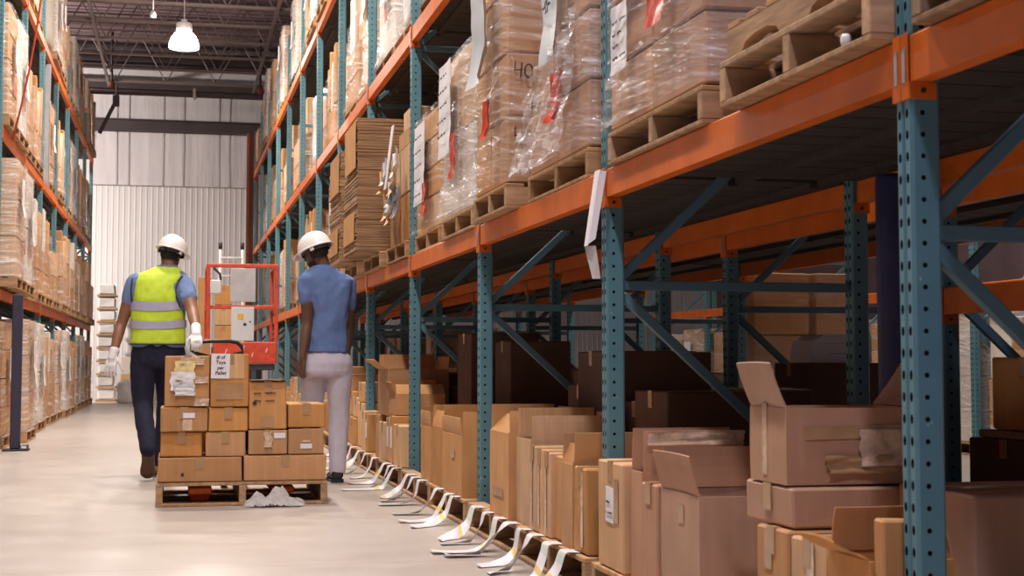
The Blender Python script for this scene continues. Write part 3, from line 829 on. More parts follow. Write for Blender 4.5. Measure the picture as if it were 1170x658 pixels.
# two bare pallets beside the near post
pallet(1.0, 1.04, FR + .46, 3.72, Z1, 'bare wooden pallet on the orange beam beside the near post, lower of two', .14, mat='wood')
pallet(1.0, 1.02, FR + .50, 3.80, Z1 + .1405, 'bare notched-stringer pallet lying on top of another pallet', .14, mat='wood', rz=PI / 2, notch=True)
o = MB().lathe([(.0, 0), (.011, .002), (.013, .01), (.013, .024), (.009, .032), (0, .033)], n=14, cap=False).obj('bottle_stopper', 'white', None, True)
o.location = (FR - .045, 3.38, Z1 + .0165); tag(o, 'small white stopper on the edge of the bare pallet', 'cap')
# white wrapped load on the nearest bay, cut by the frame
pallet(1.05, 1.04, FR + .48, 2.53, Z1, 'wooden pallet under the white load right of the near post', mat='wood_dark')
root = thing('wrapped_load', (FR + .48, 2.53, Z1 + .126), 0, 'white-wrapped load on the shelf right of the near post', 'wrapped load')
carton_grid(root, 1.05, 1.02, 1.2, 2, 2, (.5, .5), ('card_white',), 70); shell(1.05, 1.02, 1.2, .05, 16, 60, 70, .014, .02).obj('stretch_film', 'film_heavy', root, True)
# load with red pouch
def big_load(name, w, d, h, x, y, label, mats, hs, ny, nx, seed, film, pal='wood', z=Z1, diag=0, flare=.03, amp=.014, ph=.125, nz=44, npp=110, pl=None):
    pallet(w + .02, d + .02, x, y, z, pl or ('wooden pallet under the ' + label), ph, mat=pal)
    root = thing('wrapped_load', (x, y, z + ph + .001), 0, label, 'wrapped load')
    carton_grid(root, w, d, h, ny, nx, hs, mats, seed, .004)
    shell(w, d, h, .04, nz, npp, seed, amp, flare, diag=diag).obj('stretch_film', film, root, True)
    return root
xa = FR + .50
r1 = big_load('a', 1.05, 1.02, 1.25, xa, 5.02, 'pinkish wrapped cartons with a bright red pouch, beside the bare pallets', ('card_pink_lit',), (.2, .2, .2, .2, .2), 2, 2, 71, 'film', diag=1, pl='wooden pallet under the cartons with the bright red pouch')
crumple(r1, 'x-', (-.545, -.19, .40), .19, .26, 'red', 'red_pouch', 3, .02)
crumple(r1, 'x-', (-.545, .26, .32), .20, .26, 'paper', 'paper_sheet', 4, .01)
letter_lines(r1, 'x-', (-.560, .26, .38), .13, 4, .045, 5)
crumple(r1, 'x-', (-.545, .26, .64), .36, .16, 'paper_grey', 'paper_strip', 14, .01, drop=-.25)
# load A : long handwritten sheet and split red pouch
pallet(1.08, 1.0, FR + .50, 6.45, Z1, 'wooden pallet under the load with the torn red pouch')
rA = thing('wrapped_load', (FR + .50, 6.45, Z1 + .126), 0, 'wrapped cartons with a long handwritten sheet and torn red pouch, behind the second post', 'wrapped load')
rr = random.Random(72); zz = .005
for hh, ws in ((.29, (.52, .52)), (.30, (.44, .40)), (.29, (.36, .28)), (.36, (.30, .16))):
    y = -.525
    for wv in ws:
        for x0, x1 in ((-.49, -.005), (.005, .49)): MB().box((x0, y, zz), (x1, y + wv - .006, zz + hh - .006), .008, jit=.003, rnd=rr).obj('carton', 'card_pink_lit', rA)
        y += wv
    zz += hh
def stepA(v):
    f = 1 - .50 * min(1, max(0, (v.z - .12) / .95)) ** .8
    return Vector((v.x, -.545 + (v.y + .545) * f, v.z))
mb = shell(1.06, .98, 1.26, .04, 44, 110, 72, .016, .04, diag=-1); mb.v = [stepA(v) for v in mb.v]; mb.obj('stretch_film', 'film', rA, True)
crumple(rA, 'x-', (-.525, -.10, .80), .27, .72, 'paper_grey', 'handwritten_sheet', 5, .05, 14, drop=-.16)
strokes(rA, 'x-', (-.565, -.08, .66), .055, [[(.35, 1), (0, .9), (0, .55), (.3, .4), (.25, .05), (0, 0)], [(.85, 1), (.5, .9), (.5, .55), (.8, .4), (.75, .05), (.5, 0)]], r=.0022)
letter_lines(rA, 'x-', (-.565, -.12, 1.05), .18, 4, .12, 15, .0013, .026)
crumple(rA, 'x-', (-.53, -.24, .26), .15, .22, 'red', 'red_pouch', 6, .06)
def P(s, t):
    y = .52 - 1.06 * s; z = .52 - .53 * t
    q = noise.noise(Vector((s * 9, t * 6, 2))) * .03 + noise.noise(Vector((s * 22, t * 14, 5))) * .014
    return Vector((-.552 - .05 * t * t - q - .05 * max(0, s - .6) * t, y, z + .16 * (s - .5) * (1 - t) + .02 * noise.noise(Vector((s * 12, 0, 9)))))
mb = MB().grid(P, 60, 34); mb.v = [stepA(v) for v in mb.v]; mb.obj('film_skirt', 'film_heavy', rA, True, fix=False)
# load B : '40' cartons
rB = big_load('B', .80, 1.10, 1.30, FR + .50, 7.62, 'tall wrapped cartons marked 40 in black marker', ('card', 'card', 'card', 'card'), (.26, .25, .25, .24), 2, 2, 73, 'film', pl='wooden pallet under the cartons marked 40', flare=.03)
for cz in (.53, .20): strokes(rB, 'y-', (-.515, -.428, cz), .08, FOUR + [[(.85 + .25 * math.cos(a), .45 + .42 * math.sin(a)) for a in [k * PI / 8 for k in range(17)]]], r=.004)
strokes(rB, 'y-', (-.44, -.428, .37), .07, [[(.2, 1), (.12, 0)], [(.5, .2), (.75, .6), (.6, .05)]], r=.004)
crumple(rB, 'x-', (-.585, -.02, .84), .34, .56, 'paper_grey', 'grey_sheet', 8, .07, 14, drop=-.08)
crumple(rB, 'x-', (-.59, -.14, .36), .13, .20, 'red', 'red_pouch', 9, .03)
# load C with a small carton on top
rC = big_load('C', .98, .95, .98, FR + .47, 8.80, 'film-wrapped load with a tall white notice and small red label', ('card_white', 'card_pale'), (.5, .5), 2, 2, 74, 'film_heavy', pl='wooden pallet under the load with the tall white notice', ph=.125)
crumple(rC, 'x-', (-.515, .18, .66), .40, .58, 'paper', 'white_notice', 10, .01)
letter_lines(rC, 'x-', (-.54, .18, .86), .30, 5, .09, 16, .0012, .022)
crumple(rC, 'x-', (-.515, -.12, .34), .14, .28, 'red', 'red_label', 11, .02)
# load D
rD = big_load('D', .98, .95, .82, FR + .50, 10.06, 'wrapped banded cartons with a long white notice, beside the third post', ('card_pale', 'card'), (.28, .24, .24, .24), 2, 2, 75, 'film_light', pl='wooden pallet under the banded cartons with long notice', ph=.125)
crumple(rD, 'x-', (-.505, .14, .48), .44, .56, 'paper', 'white_notice', 12, .01)
letter_lines(rD, 'x-', (-.53, .14, .66), .34, 5, .10, 17, .0012, .022)
crumple(rD, 'x-', (-.505, -.10, .22), .16, .22, 'red', 'red_label', 13, .02)
for k in range(3):
    crumple(rD, 'y-', (-.10, -.52, .16 + .25 * k), .34, .13, 'paper', 'white_band', 20 + k, .02)
# load E : loose papers and leaning sheets
pallet(1.0, 1.0, FR + .48, 11.30, Z1, 'wooden pallet under the cartons stuffed with papers'); rE = thing('paper_stack', (FR + .48, 11.30, Z1 + .126), 0, 'cartons stuffed with loose white papers beside the flattened cardboard', 'paper stack')
carton_grid(rE, .95, .95, .72, 2, 2, (.5, .5), ('card', 'card_pale'), 76)
MB().box((-.46, -.40, .722), (.0, .1, .86), .008).obj('carton', 'card', rE); MB().box((-.44, -.38, .862), (.0, .0, 1.02), .008).obj('carton', 'card_pale', rE)
rr = random.Random(4)
for k in range(11):
    crumple(rE, 'x-', (-.50 - rr.uniform(0, .05), rr.uniform(-.4, .42), rr.uniform(.2, .62)), rr.uniform(.08, .16), rr.uniform(.12, .26), ('paper_grey', 'card_pale', 'paper')[k % 3], 'loose_paper', k + 30, .06, 6, drop=rr.uniform(-.5, .3))
MB().box((-.012, -.01, 0), (.0, .07, .50), .003, Matrix.Translation((-.58, -.05, .42)) @ Matrix.Rotation(.12, 4, 'Y')).obj('leaning_board', 'paper', rE)
# flattened cardboard
def flats(x, y, w, d, h, z, seed, label, hang=True):
    root = thing('cardboard_stack', (x, y, z), 0, label, 'cardboard stack')
    rr = random.Random(seed); mb = MB(); zz = 0; n = int(h / .014); ox = 0
    for k in range(n):
        if k % 9 == 0: ox = rr.uniform(-.006, .006)
        a, b = ox + rr.uniform(-.004, .004), rr.uniform(-.004, .004)
        mb.box((-d / 2 + a, -w / 2 + b, zz), (d / 2 + a, w / 2 + b, zz + .0128)); zz += .014
    mb.obj('flat_sheet', 'flat', root); 
    root.children[0]['kind'] = 'stuff'
    if hang:
        for k, (z0, z1, ya, yb) in enumerate(((h * .62, h * .97, -w / 2 + .02, w * .3), (h * .08, h * .3, -w / 2 + .1, w * .4))):
            MB().box((-.006, ya, z0), (0, yb, z1), .002, Matrix.Translation((-d / 2 - .012, 0, 0)) @ Matrix.Rotation(0, 4, 'Y')).obj('hanging_flap', 'card', root)
    return root
pallet(1.06, 1.06, FR + .48, 12.50, Z1, 'wooden pallet under the two near flattened cardboard stacks')
zf = Z1 + .126
flats(FR - .03, 12.48, .94, .40, 1.10, zf, 1, 'tall stack of flattened brown cartons at the shelf edge')
flats(FR + .40, 12.50, .94, .40, 1.12, zf, 2, 'tall stack of flattened cartons just inside the shelf-edge stack', False)
flats(FR + .82, 12.50, .90, .34, 1.00, zf, 3, 'tall stack of flattened cartons at the back of its pallet', False)
pallet(1.06, 1.06, FR + .46, 13.85, Z1, 'wooden pallet under the far flattened cardboard stack')
flats(FR + .02, 13.84, .94, .48, 1.02, zf, 4, 'stack of flattened brown cartons above the bareheaded rack, farther from camera' if 0 else 'stack of flattened brown cartons behind the taller flattened stacks')
flats(FR + .60, 13.84, .94, .48, .96, zf, 5, 'stack of flattened cartons at the back of the far cardboard pallet', False)
pal_load(2, FR + .50, 15.0, Z1, 0, 'on the lowest shelf, sixth bay of right-hand rack, nearer half'.replace('sixth bay', 'fifth bay') if 0 else 'on the lowest shelf just past the far flattened cardboard', 'on the lowest right shelf')

# ------------------------------------------------------------------ single cartons
def closed_box(x0, x1, y0, y1, z0, z1, mat, label, tape='y', group=None, rz=0, seed=0, taped=True, cat='box'):
    w, d, h = x1 - x0, y1 - y0, z1 - z0
    rr = random.Random(seed + int(x0 * 100) + int(y0 * 77))
    mb = MB().box((-w / 2, -d / 2, .0026), (w / 2, d / 2, h - .0032), .006, jit=.0025, rnd=rr)
    o = mb.obj('cardboard_box', mat); o.location = ((x0 + x1) / 2, (y0 + y1) / 2, z0 + .0005); o.rotation_euler = (0, 0, rz)
    tag(o, label, 'box', group)
    if taped:
        tw = .026; mb = MB()
        if tape == 'y':      # seam runs along Y, tape comes down the Y faces
            mb.box((-tw, -d / 2 - .001, h - .0045), (tw, d / 2 + .001, h - .0004)); 
            for s in (-1, 1): mb.box((-tw, s * (d / 2 + .0025) - .0018, h - .075), (tw, s * (d / 2 + .0025) + .0018, h - .0005))
        else:
            mb.box((-w / 2 - .001, -tw, h - .0045), (w / 2 + .001, tw, h - .0004))
            for s in (-1, 1): mb.box((s * (w / 2 + .0025) - .0018, -tw, h - .075), (s * (w / 2 + .0025) + .0018, tw, h - .0005))
        mb.obj('packing_tape', 'tape', o)
    return o
def open_box(x0, x1, y0, y1, z0, z1, flaps, mat, label, rz=0, group=None, seed=0, inner=True):
    w, d, h = x1 - x0, y1 - y0, z1 - z0; t = .006
    mb = MB(); rr = random.Random(seed)
    def wl(lo, hi): mb.box(lo, hi)
    out = [(-w / 2, -d / 2), (w / 2, -d / 2), (w / 2, d / 2), (-w / 2, d / 2)]; inn = [(a * (1 - 2 * t / w), b * (1 - 2 * t / d)) for a, b in out]
    def sub(p, n=5):
        r = []
        for i in range(4):
            a, b = Vector(p[i]), Vector(p[(i + 1) % 4])
            for k in range(n): r.append(a.lerp(b, k / n))
        return r
    O, I = sub(out), sub(inn); nz = 4
    def ring(P, z, s): return [Vector((p.x * s, p.y * s, z)) for p in P]
    bul = [1, 1.006, 1.008, 1.005, 1]
    rings = [ring(O, h * k / nz, bul[k]) for k in range(nz + 1)] + [ring(I, h * (nz - k) / nz, bul[nz - k]) for k in range(nz)] + [ring(I, t, 1)]
    mb.loft(rings, cap=True)
    o = mb.obj('cardboard_box', mat); o.location = ((x0 + x1) / 2, (y0 + y1) / 2, z0 + .0005); o.rotation_euler = (0, 0, rz)
    tag(o, label, 'box', group)
    for k, (ang, ln) in flaps.items():
        L = (d if k[0] == 'x' else w) - .012
        mb = MB(); n = 5
        def P(s, q):
            c = .006 * math.sin(s * PI) + .012 * q * q
            return Vector(((s - .5) * L * (1 - .02 * q), c, q * ln))
        mb.grid(P, n, 4); nv = list(mb.f); mb.add([v + Vector((0, .005, 0)) for v in mb.v], [tuple(reversed(f)) for f in nv])
        nn = 5
        m = (n + 1) * (nn)
        for i in range(n): mb.f.append((i * 5, m + i * 5, m + (i + 1) * 5, (i + 1) * 5)); mb.f.append((i * 5 + 4, (i + 1) * 5 + 4, m + (i + 1) * 5 + 4, m + i * 5 + 4))
        for j in range(4): mb.f.append((j, j + 1, m + j + 1, m + j)); mb.f.append((n * 5 + j, m + n * 5 + j, m + n * 5 + j + 1, n * 5 + j + 1))
        rot = {'y-': 0, 'x+': PI / 2, 'y+': PI, 'x-': -PI / 2}[k]
        off = {'y-': (0, -d / 2 + .001, h), 'x+': (w / 2 - .001, 0, h), 'y+': (0, d / 2 - .001, h), 'x-': (-w / 2 + .001, 0, h)}[k]
        T = Matrix.Translation(off) @ Matrix.Rotation(rot, 4, 'Z') @ Matrix.Rotation(math.radians(ang), 4, 'X')
        mb.v = [T @ v for v in mb.v]
        mb.obj('flap', mat, o)
    return o
def tape_on(o, face, c, w, h, mat='tape'): return sticker(o, face, c, w, h, mat, 'packing_tape', th=.0015)

closed_box(FR + .20, FR + .44, 8.62, 8.95, Z1 + .126 + 1.012, Z1 + .126 + 1.20, 'card', 'small tan carton sitting on top of the load with the tall notice', seed=3, tape='x')

# floor pallets of the right rack
def fpal(n, ya, yb, label): return pallet(yb - ya, 1.05, FR - .07 + .525, (ya + yb) / 2, .001, label, .15, mat='wood')
FP = 'floor pallets of the right rack'
for n in range(-1, 9):
    a = bay_y(n) + PW + .012; b = bay_y(n + 1) - .012; mdl = (a + b) / 2
    if n == -1: a = 1.9; mdl = 1.905
    for i, (p0, p1) in enumerate(((a, mdl - .01), (mdl + .01, b))):
        if p1 - p0 < .3: continue
        fpal(n, p0, p1, 'low wooden pallet on the floor, %s bay of the right rack, %s' % (ORD[n + 2], HALF[i]))
ZF = .1515
XB = 1.61
# --- first full bay (nearest)
b = closed_box(XB, XB + .34, 3.34 + .42, 3.99, ZF, .475, 'card', 'tan carton at the shelf edge under the two stacked open cartons', tape='x', seed=1); 
tape_on(b, 'x-', (-.172, .02, .26), .05, .11)
b = closed_box(XB, XB + .30, 3.52, 3.75, ZF, .47, 'card_pale', 'pale carton with clear tape below the dented carton', tape='x', seed=2); tape_on(b, 'x-', (-.152, -.02, .2), .045, .22, 'tape_clear')
b = open_box(XB, XB + .22, 3.28, 3.51, ZF, .455, {'x-': (70, .10), 'x+': (-4, .08), 'y+': (-5, .11)}, 'card', 'open carton with folded-out flaps beside the near post', seed=3)
b = closed_box(XB + .015, XB + .42, 3.765, 4.10, .4765, .59, 'card_pink_lit', 'flat pinkish carton under the open dented carton', tape='x', seed=4)
b = open_box(XB + .015, XB + .40, 3.80, 4.06, .5915, .80, {'x-': (26, .13), 'x+': (42, .15)}, 'card_pink_lit', 'large dented open carton with raised flaps and shiny brown tape', seed=5)
MB().box((-.14, -.1345, .125), (.16, -.1325, .16), .0, Matrix.Rotation(-.02, 4, 'Y')).obj('packing_tape', 'tape', b)
crumple(b, 'y-', (.10, -.132, .10), .16, .10, 'tape_clear', 'loose_tape', 3, .01, 8); crumple(b, 'y-', (.02, -.132, .055), .20, .05, 'tape', 'loose_tape', 5, .01, 8)
tape_on(b, 'x-', (-.1935, .02, .12), .03, .2, 'tape_clear')
b = open_box(XB + .06, XB + .44, 3.30 - .13, 3.27, ZF, .53, {'x+': (30, .1)}, 'card', 'tan carton standing close against the near post', seed=6) if 0 else closed_box(XB + .01, XB + .125, 3.225 + .002, 3.275, ZF, .56, 'card', 'thin upright tan carton close against the near post', taped=False)
closed_box(1.83, 2.55, 3.32, 3.80 - .05, ZF, .62, 'card_pink_lit', 'big pinkish carton on the floor just right of the near post', tape='x', seed=8) if 0 else None
b = closed_box(1.93, 2.56, 3.36, 3.755, ZF, .60, 'card_pink_lit', 'big pinkish carton on the floor just right of the near post', tape='x', seed=8)
# tall open carton with raised flap (front), behind-left of the dented one
b = open_box(XB + .01, XB + .37, 4.48, 4.86, ZF, .50, {'y+': (6, .135), 'x-': (20, .13), 'x+': (12, .13)}, 'card_pink_lit', 'tall pinkish open carton with a wide raised back flap', seed=9)
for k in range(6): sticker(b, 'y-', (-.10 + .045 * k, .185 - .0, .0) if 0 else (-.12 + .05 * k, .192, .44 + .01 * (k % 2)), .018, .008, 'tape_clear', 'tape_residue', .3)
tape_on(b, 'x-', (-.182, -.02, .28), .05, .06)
b = closed_box(XB, XB + .17, 4.88, 5.05, ZF, .51, 'card_pink_lit', 'narrow pinkish carton between two larger open cartons', tape='x', seed=10)
b = open_box(XB + .01, XB + .40, 5.07, 5.21, ZF, .535, {'y-': (3, .145), 'y+': (3, .15)}, 'card_pink_lit', 'pinkish carton with a tall raised flap beside the second post', seed=11)
sticker(b, 'y-', (-.02, -.075, .17), .20, .06, 'tape', 'packing_tape')
crumple(b, 'y-', (.0, -.08, .505), .36, .05, 'tape_clear', 'loose_film', 9, .01, 8)
b = closed_box(XB - .01, XB + .30, 5.23, 5.56, ZF, .555, 'card_pale', 'pale taped carton with a white label at the second post', tape='x', seed=12)
sticker(b, 'x-', (-.158, .0, .24), .10, .13, 'paper', 'shipping_label', .05); tape_on(b, 'x-', (-.158, -.08, .26), .05, .16); letter_lines(b, 'x-', (-.161, 0, .25), .07, 2, .04, 3, .0015, .01)
# cartons behind, shade put into their dark colour
closed_box(2.03, 2.42, 6.0, 6.45, ZF, .80, 'card_shade', 'shadowed dark carton with taped edge behind the pinkish cartons', tape='x')
closed_box(2.44, 2.70 - .01, 6.0, 6.5, ZF, .81, 'card_shade', 'shadowed dark carton beside the taped dark carton', tape='x')
closed_box(2.10, 2.36, 4.6, 5.2, ZF, .62, 'card_shade', 'dark carton at the back behind the tall pinkish carton', tape='x')
o = MB().lathe([(.0, 0), (.075, 0), (.08, .03), (.08, 1.44), (.075, 1.46), (.03, 1.465), (0, 1.465)], n=20, cap=False)
for i, v in enumerate(o.v):
    e = 1 + .05 * noise.noise(Vector((v.x * 7, v.y * 7, v.z * 1.5))); v.x *= e; v.y *= e * .9
o = o.obj('plastic_roll', 'navy_sheet', None, True); o.location = (2.585, 5.0, .152); tag(o, 'tall roll of dark navy sheeting standing in shadow behind the near post', 'roll')

# --- second bay
def strips_box(): pass
b = open_box(XB, XB + .36, 5.98, 6.16, ZF, .50, {'y-': (10, .13), 'x-': (-15, .09), 'y+': (5, .12), 'x+': (20, .1)}, 'card', 'open tan carton with stubby flaps just past the second post', seed=20)
b = closed_box(XB, XB + .32, 5.76, 5.96, ZF, .50, 'card', 'upright tan carton touching the second post', tape='x', seed=21); tape_on(b, 'x-', (-.162, -.03, .18), .03, .3, 'tape_clear')
b = closed_box(XB + .02, XB + .36, 6.18, 6.34, ZF, .52, 'card', 'tan carton with a folded lid past the second post', taped=False)
for i, (a, c) in enumerate(((6.36, 6.48), (6.49, 6.61), (6.62, 6.76))):
    b = closed_box(XB, XB + .30, a, c, ZF, .53 + .006 * i, 'card_pale', 'narrow upright pale carton, %s of three between second and third posts' % ('first', 'second', 'third')[i], tape='x', seed=30 + i)
    tape_on(b, 'x-', (-.152, .01, .2), .022, .32, 'tape_clear')
b = open_box(XB + .02, XB + .42, 6.80, 7.10, ZF, .56, {'y+': (4, .14), 'y-': (2, .11), 'x+': (10, .12)}, 'card_pale', 'pale open carton half hidden behind the tall brown one', seed=22)
b = open_box(XB - .01, XB + .34, 7.14, 7.58, ZF, .575, {'y+': (4, .13), 'x-': (-40, .12), 'x+': (14, .12), 'y-': (-6, .11)}, 'card', 'tall brown open carton beside the third post', seed=23)
tape_on(b, 'x-', (-.178, .02, .12), .24, .04)
closed_box(XB + .14, XB + .52, 7.66, 8.06, .30, .56, 'card_pink_lit', 'pinkish carton tucked behind the third post', tape='x', seed=24) if 0 else closed_box(XB + .12, XB + .5, 7.64, 8.04, ZF, .56, 'card_pink_lit', 'pinkish carton tucked behind the third post', tape='x', seed=24)
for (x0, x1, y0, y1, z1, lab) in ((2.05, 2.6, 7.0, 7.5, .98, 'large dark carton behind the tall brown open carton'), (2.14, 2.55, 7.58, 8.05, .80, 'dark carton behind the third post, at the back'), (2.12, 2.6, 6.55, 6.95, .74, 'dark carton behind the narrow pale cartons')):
    closed_box(x0, x1, y0, y1, ZF, z1, 'card_shade', lab, tape='x')
# --- third bay
b = open_box(XB - .01, XB + .40, 8.36, 8.98, ZF, .50, {'y+': (3, .16), 'x-': (12, .1), 'x+': (12, .1), 'y-': (-4, .14)}, 'card', 'wide open tan carton just past the third post', seed=40); tape_on(b, 'x-', (-.209, -.05, .24), .10, .05)
b = open_box(XB - .0, XB + .34, 9.04, 9.42, ZF, .52, {'y+': (4, .13), 'x-': (-8, .1), 'y-': (2, .12)}, 'card', 'tan open carton with upright flaps, middle of three past the third post', seed=41)
b = open_box(XB, XB + .34, 9.48, 9.86, ZF, .50, {'y+': (4, .12), 'x-': (10, .1), 'x+': (8, .11)}, 'card', 'tan open carton beside the fourth post', seed=42)
closed_box(2.0, 2.5, 10.05, 10.5, ZF, .62, 'card_shade', 'dark carton under another dark one behind the fourth post', tape='x')
closed_box(1.98, 2.46, 10.02, 10.5, .6215, 1.12, 'card_shade', 'large dark carton stacked on another behind the fourth post', tape='x')
closed_box(2.08, 2.55, 9.3, 9.85, ZF, .62, 'card_shade', 'dark lower carton behind the middle tan open carton', tape='x'); closed_box(2.1, 2.5, 9.32, 9.8, .6215, 1.06, 'card_shade', 'dark upper carton behind the middle tan open carton', tape='x')
closed_box(2.1, 2.55, 8.4, 9.0, ZF, .60, 'card_shade', 'dark carton behind the wide open tan carton', tape='x')
# --- fourth bay
yb = bay_y(3) + PW
for i, (a, c, z, m) in enumerate(((.05, .42, .46, 'card_pale'), (.44, .62, .52, 'card'), (.64, .80, .50, 'card_pale'), (.84, 1.22, .45, 'card_pale'), (1.25, 1.42, .50, 'card'), (1.96, 2.12, .48, 'card'), (2.16, 2.36, .5, 'card_pale'))):
    bb = closed_box(XB, XB + .32, yb + a, yb + c, ZF, z, m, '%s carton at the shelf edge, %s counted from the fourth post' % ('pale' if m == 'card_pale' else 'tan', ORD[i + 1]), tape='x', seed=50 + i)
    if i in (1, 2, 5): sticker(bb, 'x-', (-.162, 0, .2), .07, .16, 'paper', 'shipping_label')
open_box(XB + .02, XB + .40, yb + .46, yb + .80, .5215, .68, {'y+': (6, .1), 'y-': (-30, .09), 'x-': (30, .09)}, 'card', 'small open carton standing on two upright cartons past the fourth post', seed=60)
b = open_box(XB + .02, XB + .50, yb + .86, yb + 1.44, .5015, .86, {'y+': (10, .12), 'x-': (60, .13), 'x+': (14, .1)}, 'card', 'large open carton standing on smaller cartons past the fourth post', seed=61)
# --- further bays
for n in range(4, 9):
    y0 = bay_y(n) + PW + .04; k = 0; y = y0; rr = random.Random(100 + n)
    while y < bay_y(n + 1) - .46:
        wd = rr.uniform(.22, .42); h = rr.uniform(.40, .58); m = rr.choice(('card', 'card', 'card_pale'))
        lab = '%s carton on floor pallets, %s bay of right rack, %s from near post' % ('pale' if m == 'card_pale' else 'tan', ORD[n + 2], ORD[k + 1])
        bb = closed_box(XB + rr.uniform(0, .05), XB + .38, y, y + wd, ZF, h, m, lab, tape='x', seed=n * 10 + k)
        if k % 2 == 0: sticker(bb, 'x-', (-(bb.dimensions.x / 2 if 0 else .19), 0, .2), .07, .13, 'paper', 'shipping_label') if 0 else None
        if rr.random() < .6 and wd > .28:
            closed_box(XB + .04, XB + .4, y + .01, y + wd - .02, h + .0005, h + rr.uniform(.18, .34), rr.choice(('card', 'card_pale')), 'carton stacked second high, %s bay of right rack, %s from near post' % (ORD[n + 2], ORD[k + 1]), tape='x', seed=n * 10 + k + 500)
        y += wd + .02; k += 1
# shade-coloured cartons at the back of the far bays
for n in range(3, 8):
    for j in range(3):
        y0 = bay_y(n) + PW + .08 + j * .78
        closed_box(2.14, 2.66, y0, y0 + .66, ZF, .62 + .1 * ((n + j) % 3), 'card_shade', 'dark carton at the back, %s bay of right rack, %s from near post' % (ORD[n + 2], ORD[j + 1]), tape='x', seed=j)
# curled paper strips along the pallets
M['strip'] = simple('strip_paper', (.74, .72, .77), .4, .06, 10); M['strip_yellow'] = simple('strip_yellow', (.75, .55, .16), .5, .1, 10); M['strip_green'] = simple('strip_tint', (.60, .70, .64), .5, .08, 12)
def strip(y, seed, label):
    rr = random.Random(seed); L = rr.uniform(.0, .22); wd = rr.uniform(.07, .115); dy = rr.uniform(-.25, .10); lean = rr.uniform(0, .05); hg = rr.uniform(.6, 1.15)
    x0 = FR - .075
    path = [(x0 + .03, .1545), (x0 - .012, .157), (x0 - .036, .150), (x0 - .05 - lean * .5, .105 * hg), (x0 - .075 - lean, .055 * hg), (x0 - .10 - lean * 1.2, .02), (x0 - .155 - lean, .006), (x0 - .19 - L * .5, .006), (x0 - .19 - L, .008 + rr.uniform(0, .012))]
    sp = []
    P = [Vector((a, 0, z)) for a, z in path]
    for i in range(len(P) - 1):
        p0, p1, p2, p3 = P[max(i - 1, 0)], P[i], P[i + 1], P[min(i + 2, len(P) - 1)]
        for k in range(4):
            t = k / 4; sp.append(.5 * ((2 * p1) + (p2 - p0) * t + (2 * p0 - 5 * p1 + 4 * p2 - p3) * t * t + (3 * p1 - p0 - 3 * p2 + p3) * t ** 3))
    sp.append(P[-1]); n = len(sp)
    def rib(i0, i1, lift, name, mat, par, w):
        mb = MB(); rings = []
        for i in range(i0, i1):
            t = i / (n - 1); tw = rr0 * math.sin(t * PI) * min(1, max(0, (i - 8) / 6)); c = sp[i] + Vector((0, y + dy * max(0, t - .25), lift)); c.z = max(c.z, .0045 + lift)
            d = Vector((0, math.cos(tw), math.sin(tw) * .6)) * w / 2
            a, b = c - d, c + d; a.z = max(a.z, .004 + lift); b.z = max(b.z, .004 + lift)
            rings.append([a, b, b + Vector((-.0006, 0, .0014)), a + Vector((-.0006, 0, .0014))])
        mb.loft(rings); return mb.obj(name, mat, par)
    rr0 = rr.uniform(-.9, .9)
    o = rib(0, n, 0, 'paper_strip', 'strip', None, wd)
    k = rr.randint(12, 22); rib(k, k + 3, .0016, 'yellow_mark', 'strip_yellow', o, wd * .96)
    if rr.random() < .6: k2 = max(5, k - 7); rib(k2, k2 + 4, .0016, 'tinted_mark', 'strip_green', o, wd * .96)
    return tag(o, label, 'paper strip', 'curled paper strips along the right rack')
ys = [5.92, 6.20, 6.50, 6.72, 7.0, 7.22, 7.50, 7.80, 8.42, 8.60, 8.95, 9.60, 9.86, 10.10, 10.75, 10.98, 11.25, 11.9, 12.4, 12.85, 13.4, 13.9, 14.6]
for i, y in enumerate(ys):
    n = int((y - D0) / DY); c = sum(1 for q in ys[:i] if int((q - D0) / DY) == n) + 1
    strip(y, i + 1, 'curled white paper strip on the floor, %s past the %s right-rack post' % (ORD[c], ORD[n + 1]))
# white card hanging at the second post
root = thing('hanging_card', (FR - .036, bay_y(1) - .016, 1.68), 0, 'long folded white card hanging from the beam at the second post', 'card')
mb = MB(); mb.loft([[Vector((-.012 - q, -.032 - .0, z)), Vector((.012 - q * .9, -.032, z)), Vector((.012 - q * .9, -.030, z)), Vector((-.012 - q, -.030, z))] for z, q in ((0, 0), (-.1, .012), (-.2, .022), (-.30, .034))])
mb.v = [Vector((v.x - .03, v.y, v.z)) for v in mb.v]
mb = MB()
def P(s, t): return Vector((-.004 - .050 * t - .004 * math.sin(s * 3), -.035 + .075 * s * (1 - .25 * t), -.30 * t))
mb.grid(P, 5, 8); f0 = list(mb.f); mb.add([v + Vector((.002, 0, 0)) for v in mb.v], [tuple(reversed(f)) for f in f0]); mb.obj('card_face', 'paper', root, fix=False)
mb = MB()
def P(s, t): return Vector((-.004 - .050 * t + .026 * s, -.036 - .012 * s * t, -.005 - (.29 - .02 * s) * t))
mb.grid(P, 5, 8); f0 = list(mb.f); mb.add([v + Vector((0, -.002, 0)) for v in mb.v], [tuple(reversed(f)) for f in f0]); mb.obj('card_fold', 'paper', root, fix=False)
mb = MB()
def P(s, t): return Vector((-.054 + .03 * s + .02 * t, -.037 + .055 * (1 - s) * (1 - .8 * t), -.30 - .13 * t))
mb.grid(P, 5, 8); f0 = list(mb.f); mb.add([v + Vector((0, -.002, 0)) for v in mb.v], [tuple(reversed(f)) for f in f0]); mb.obj('card_tail', 'offwhite', root, fix=False)

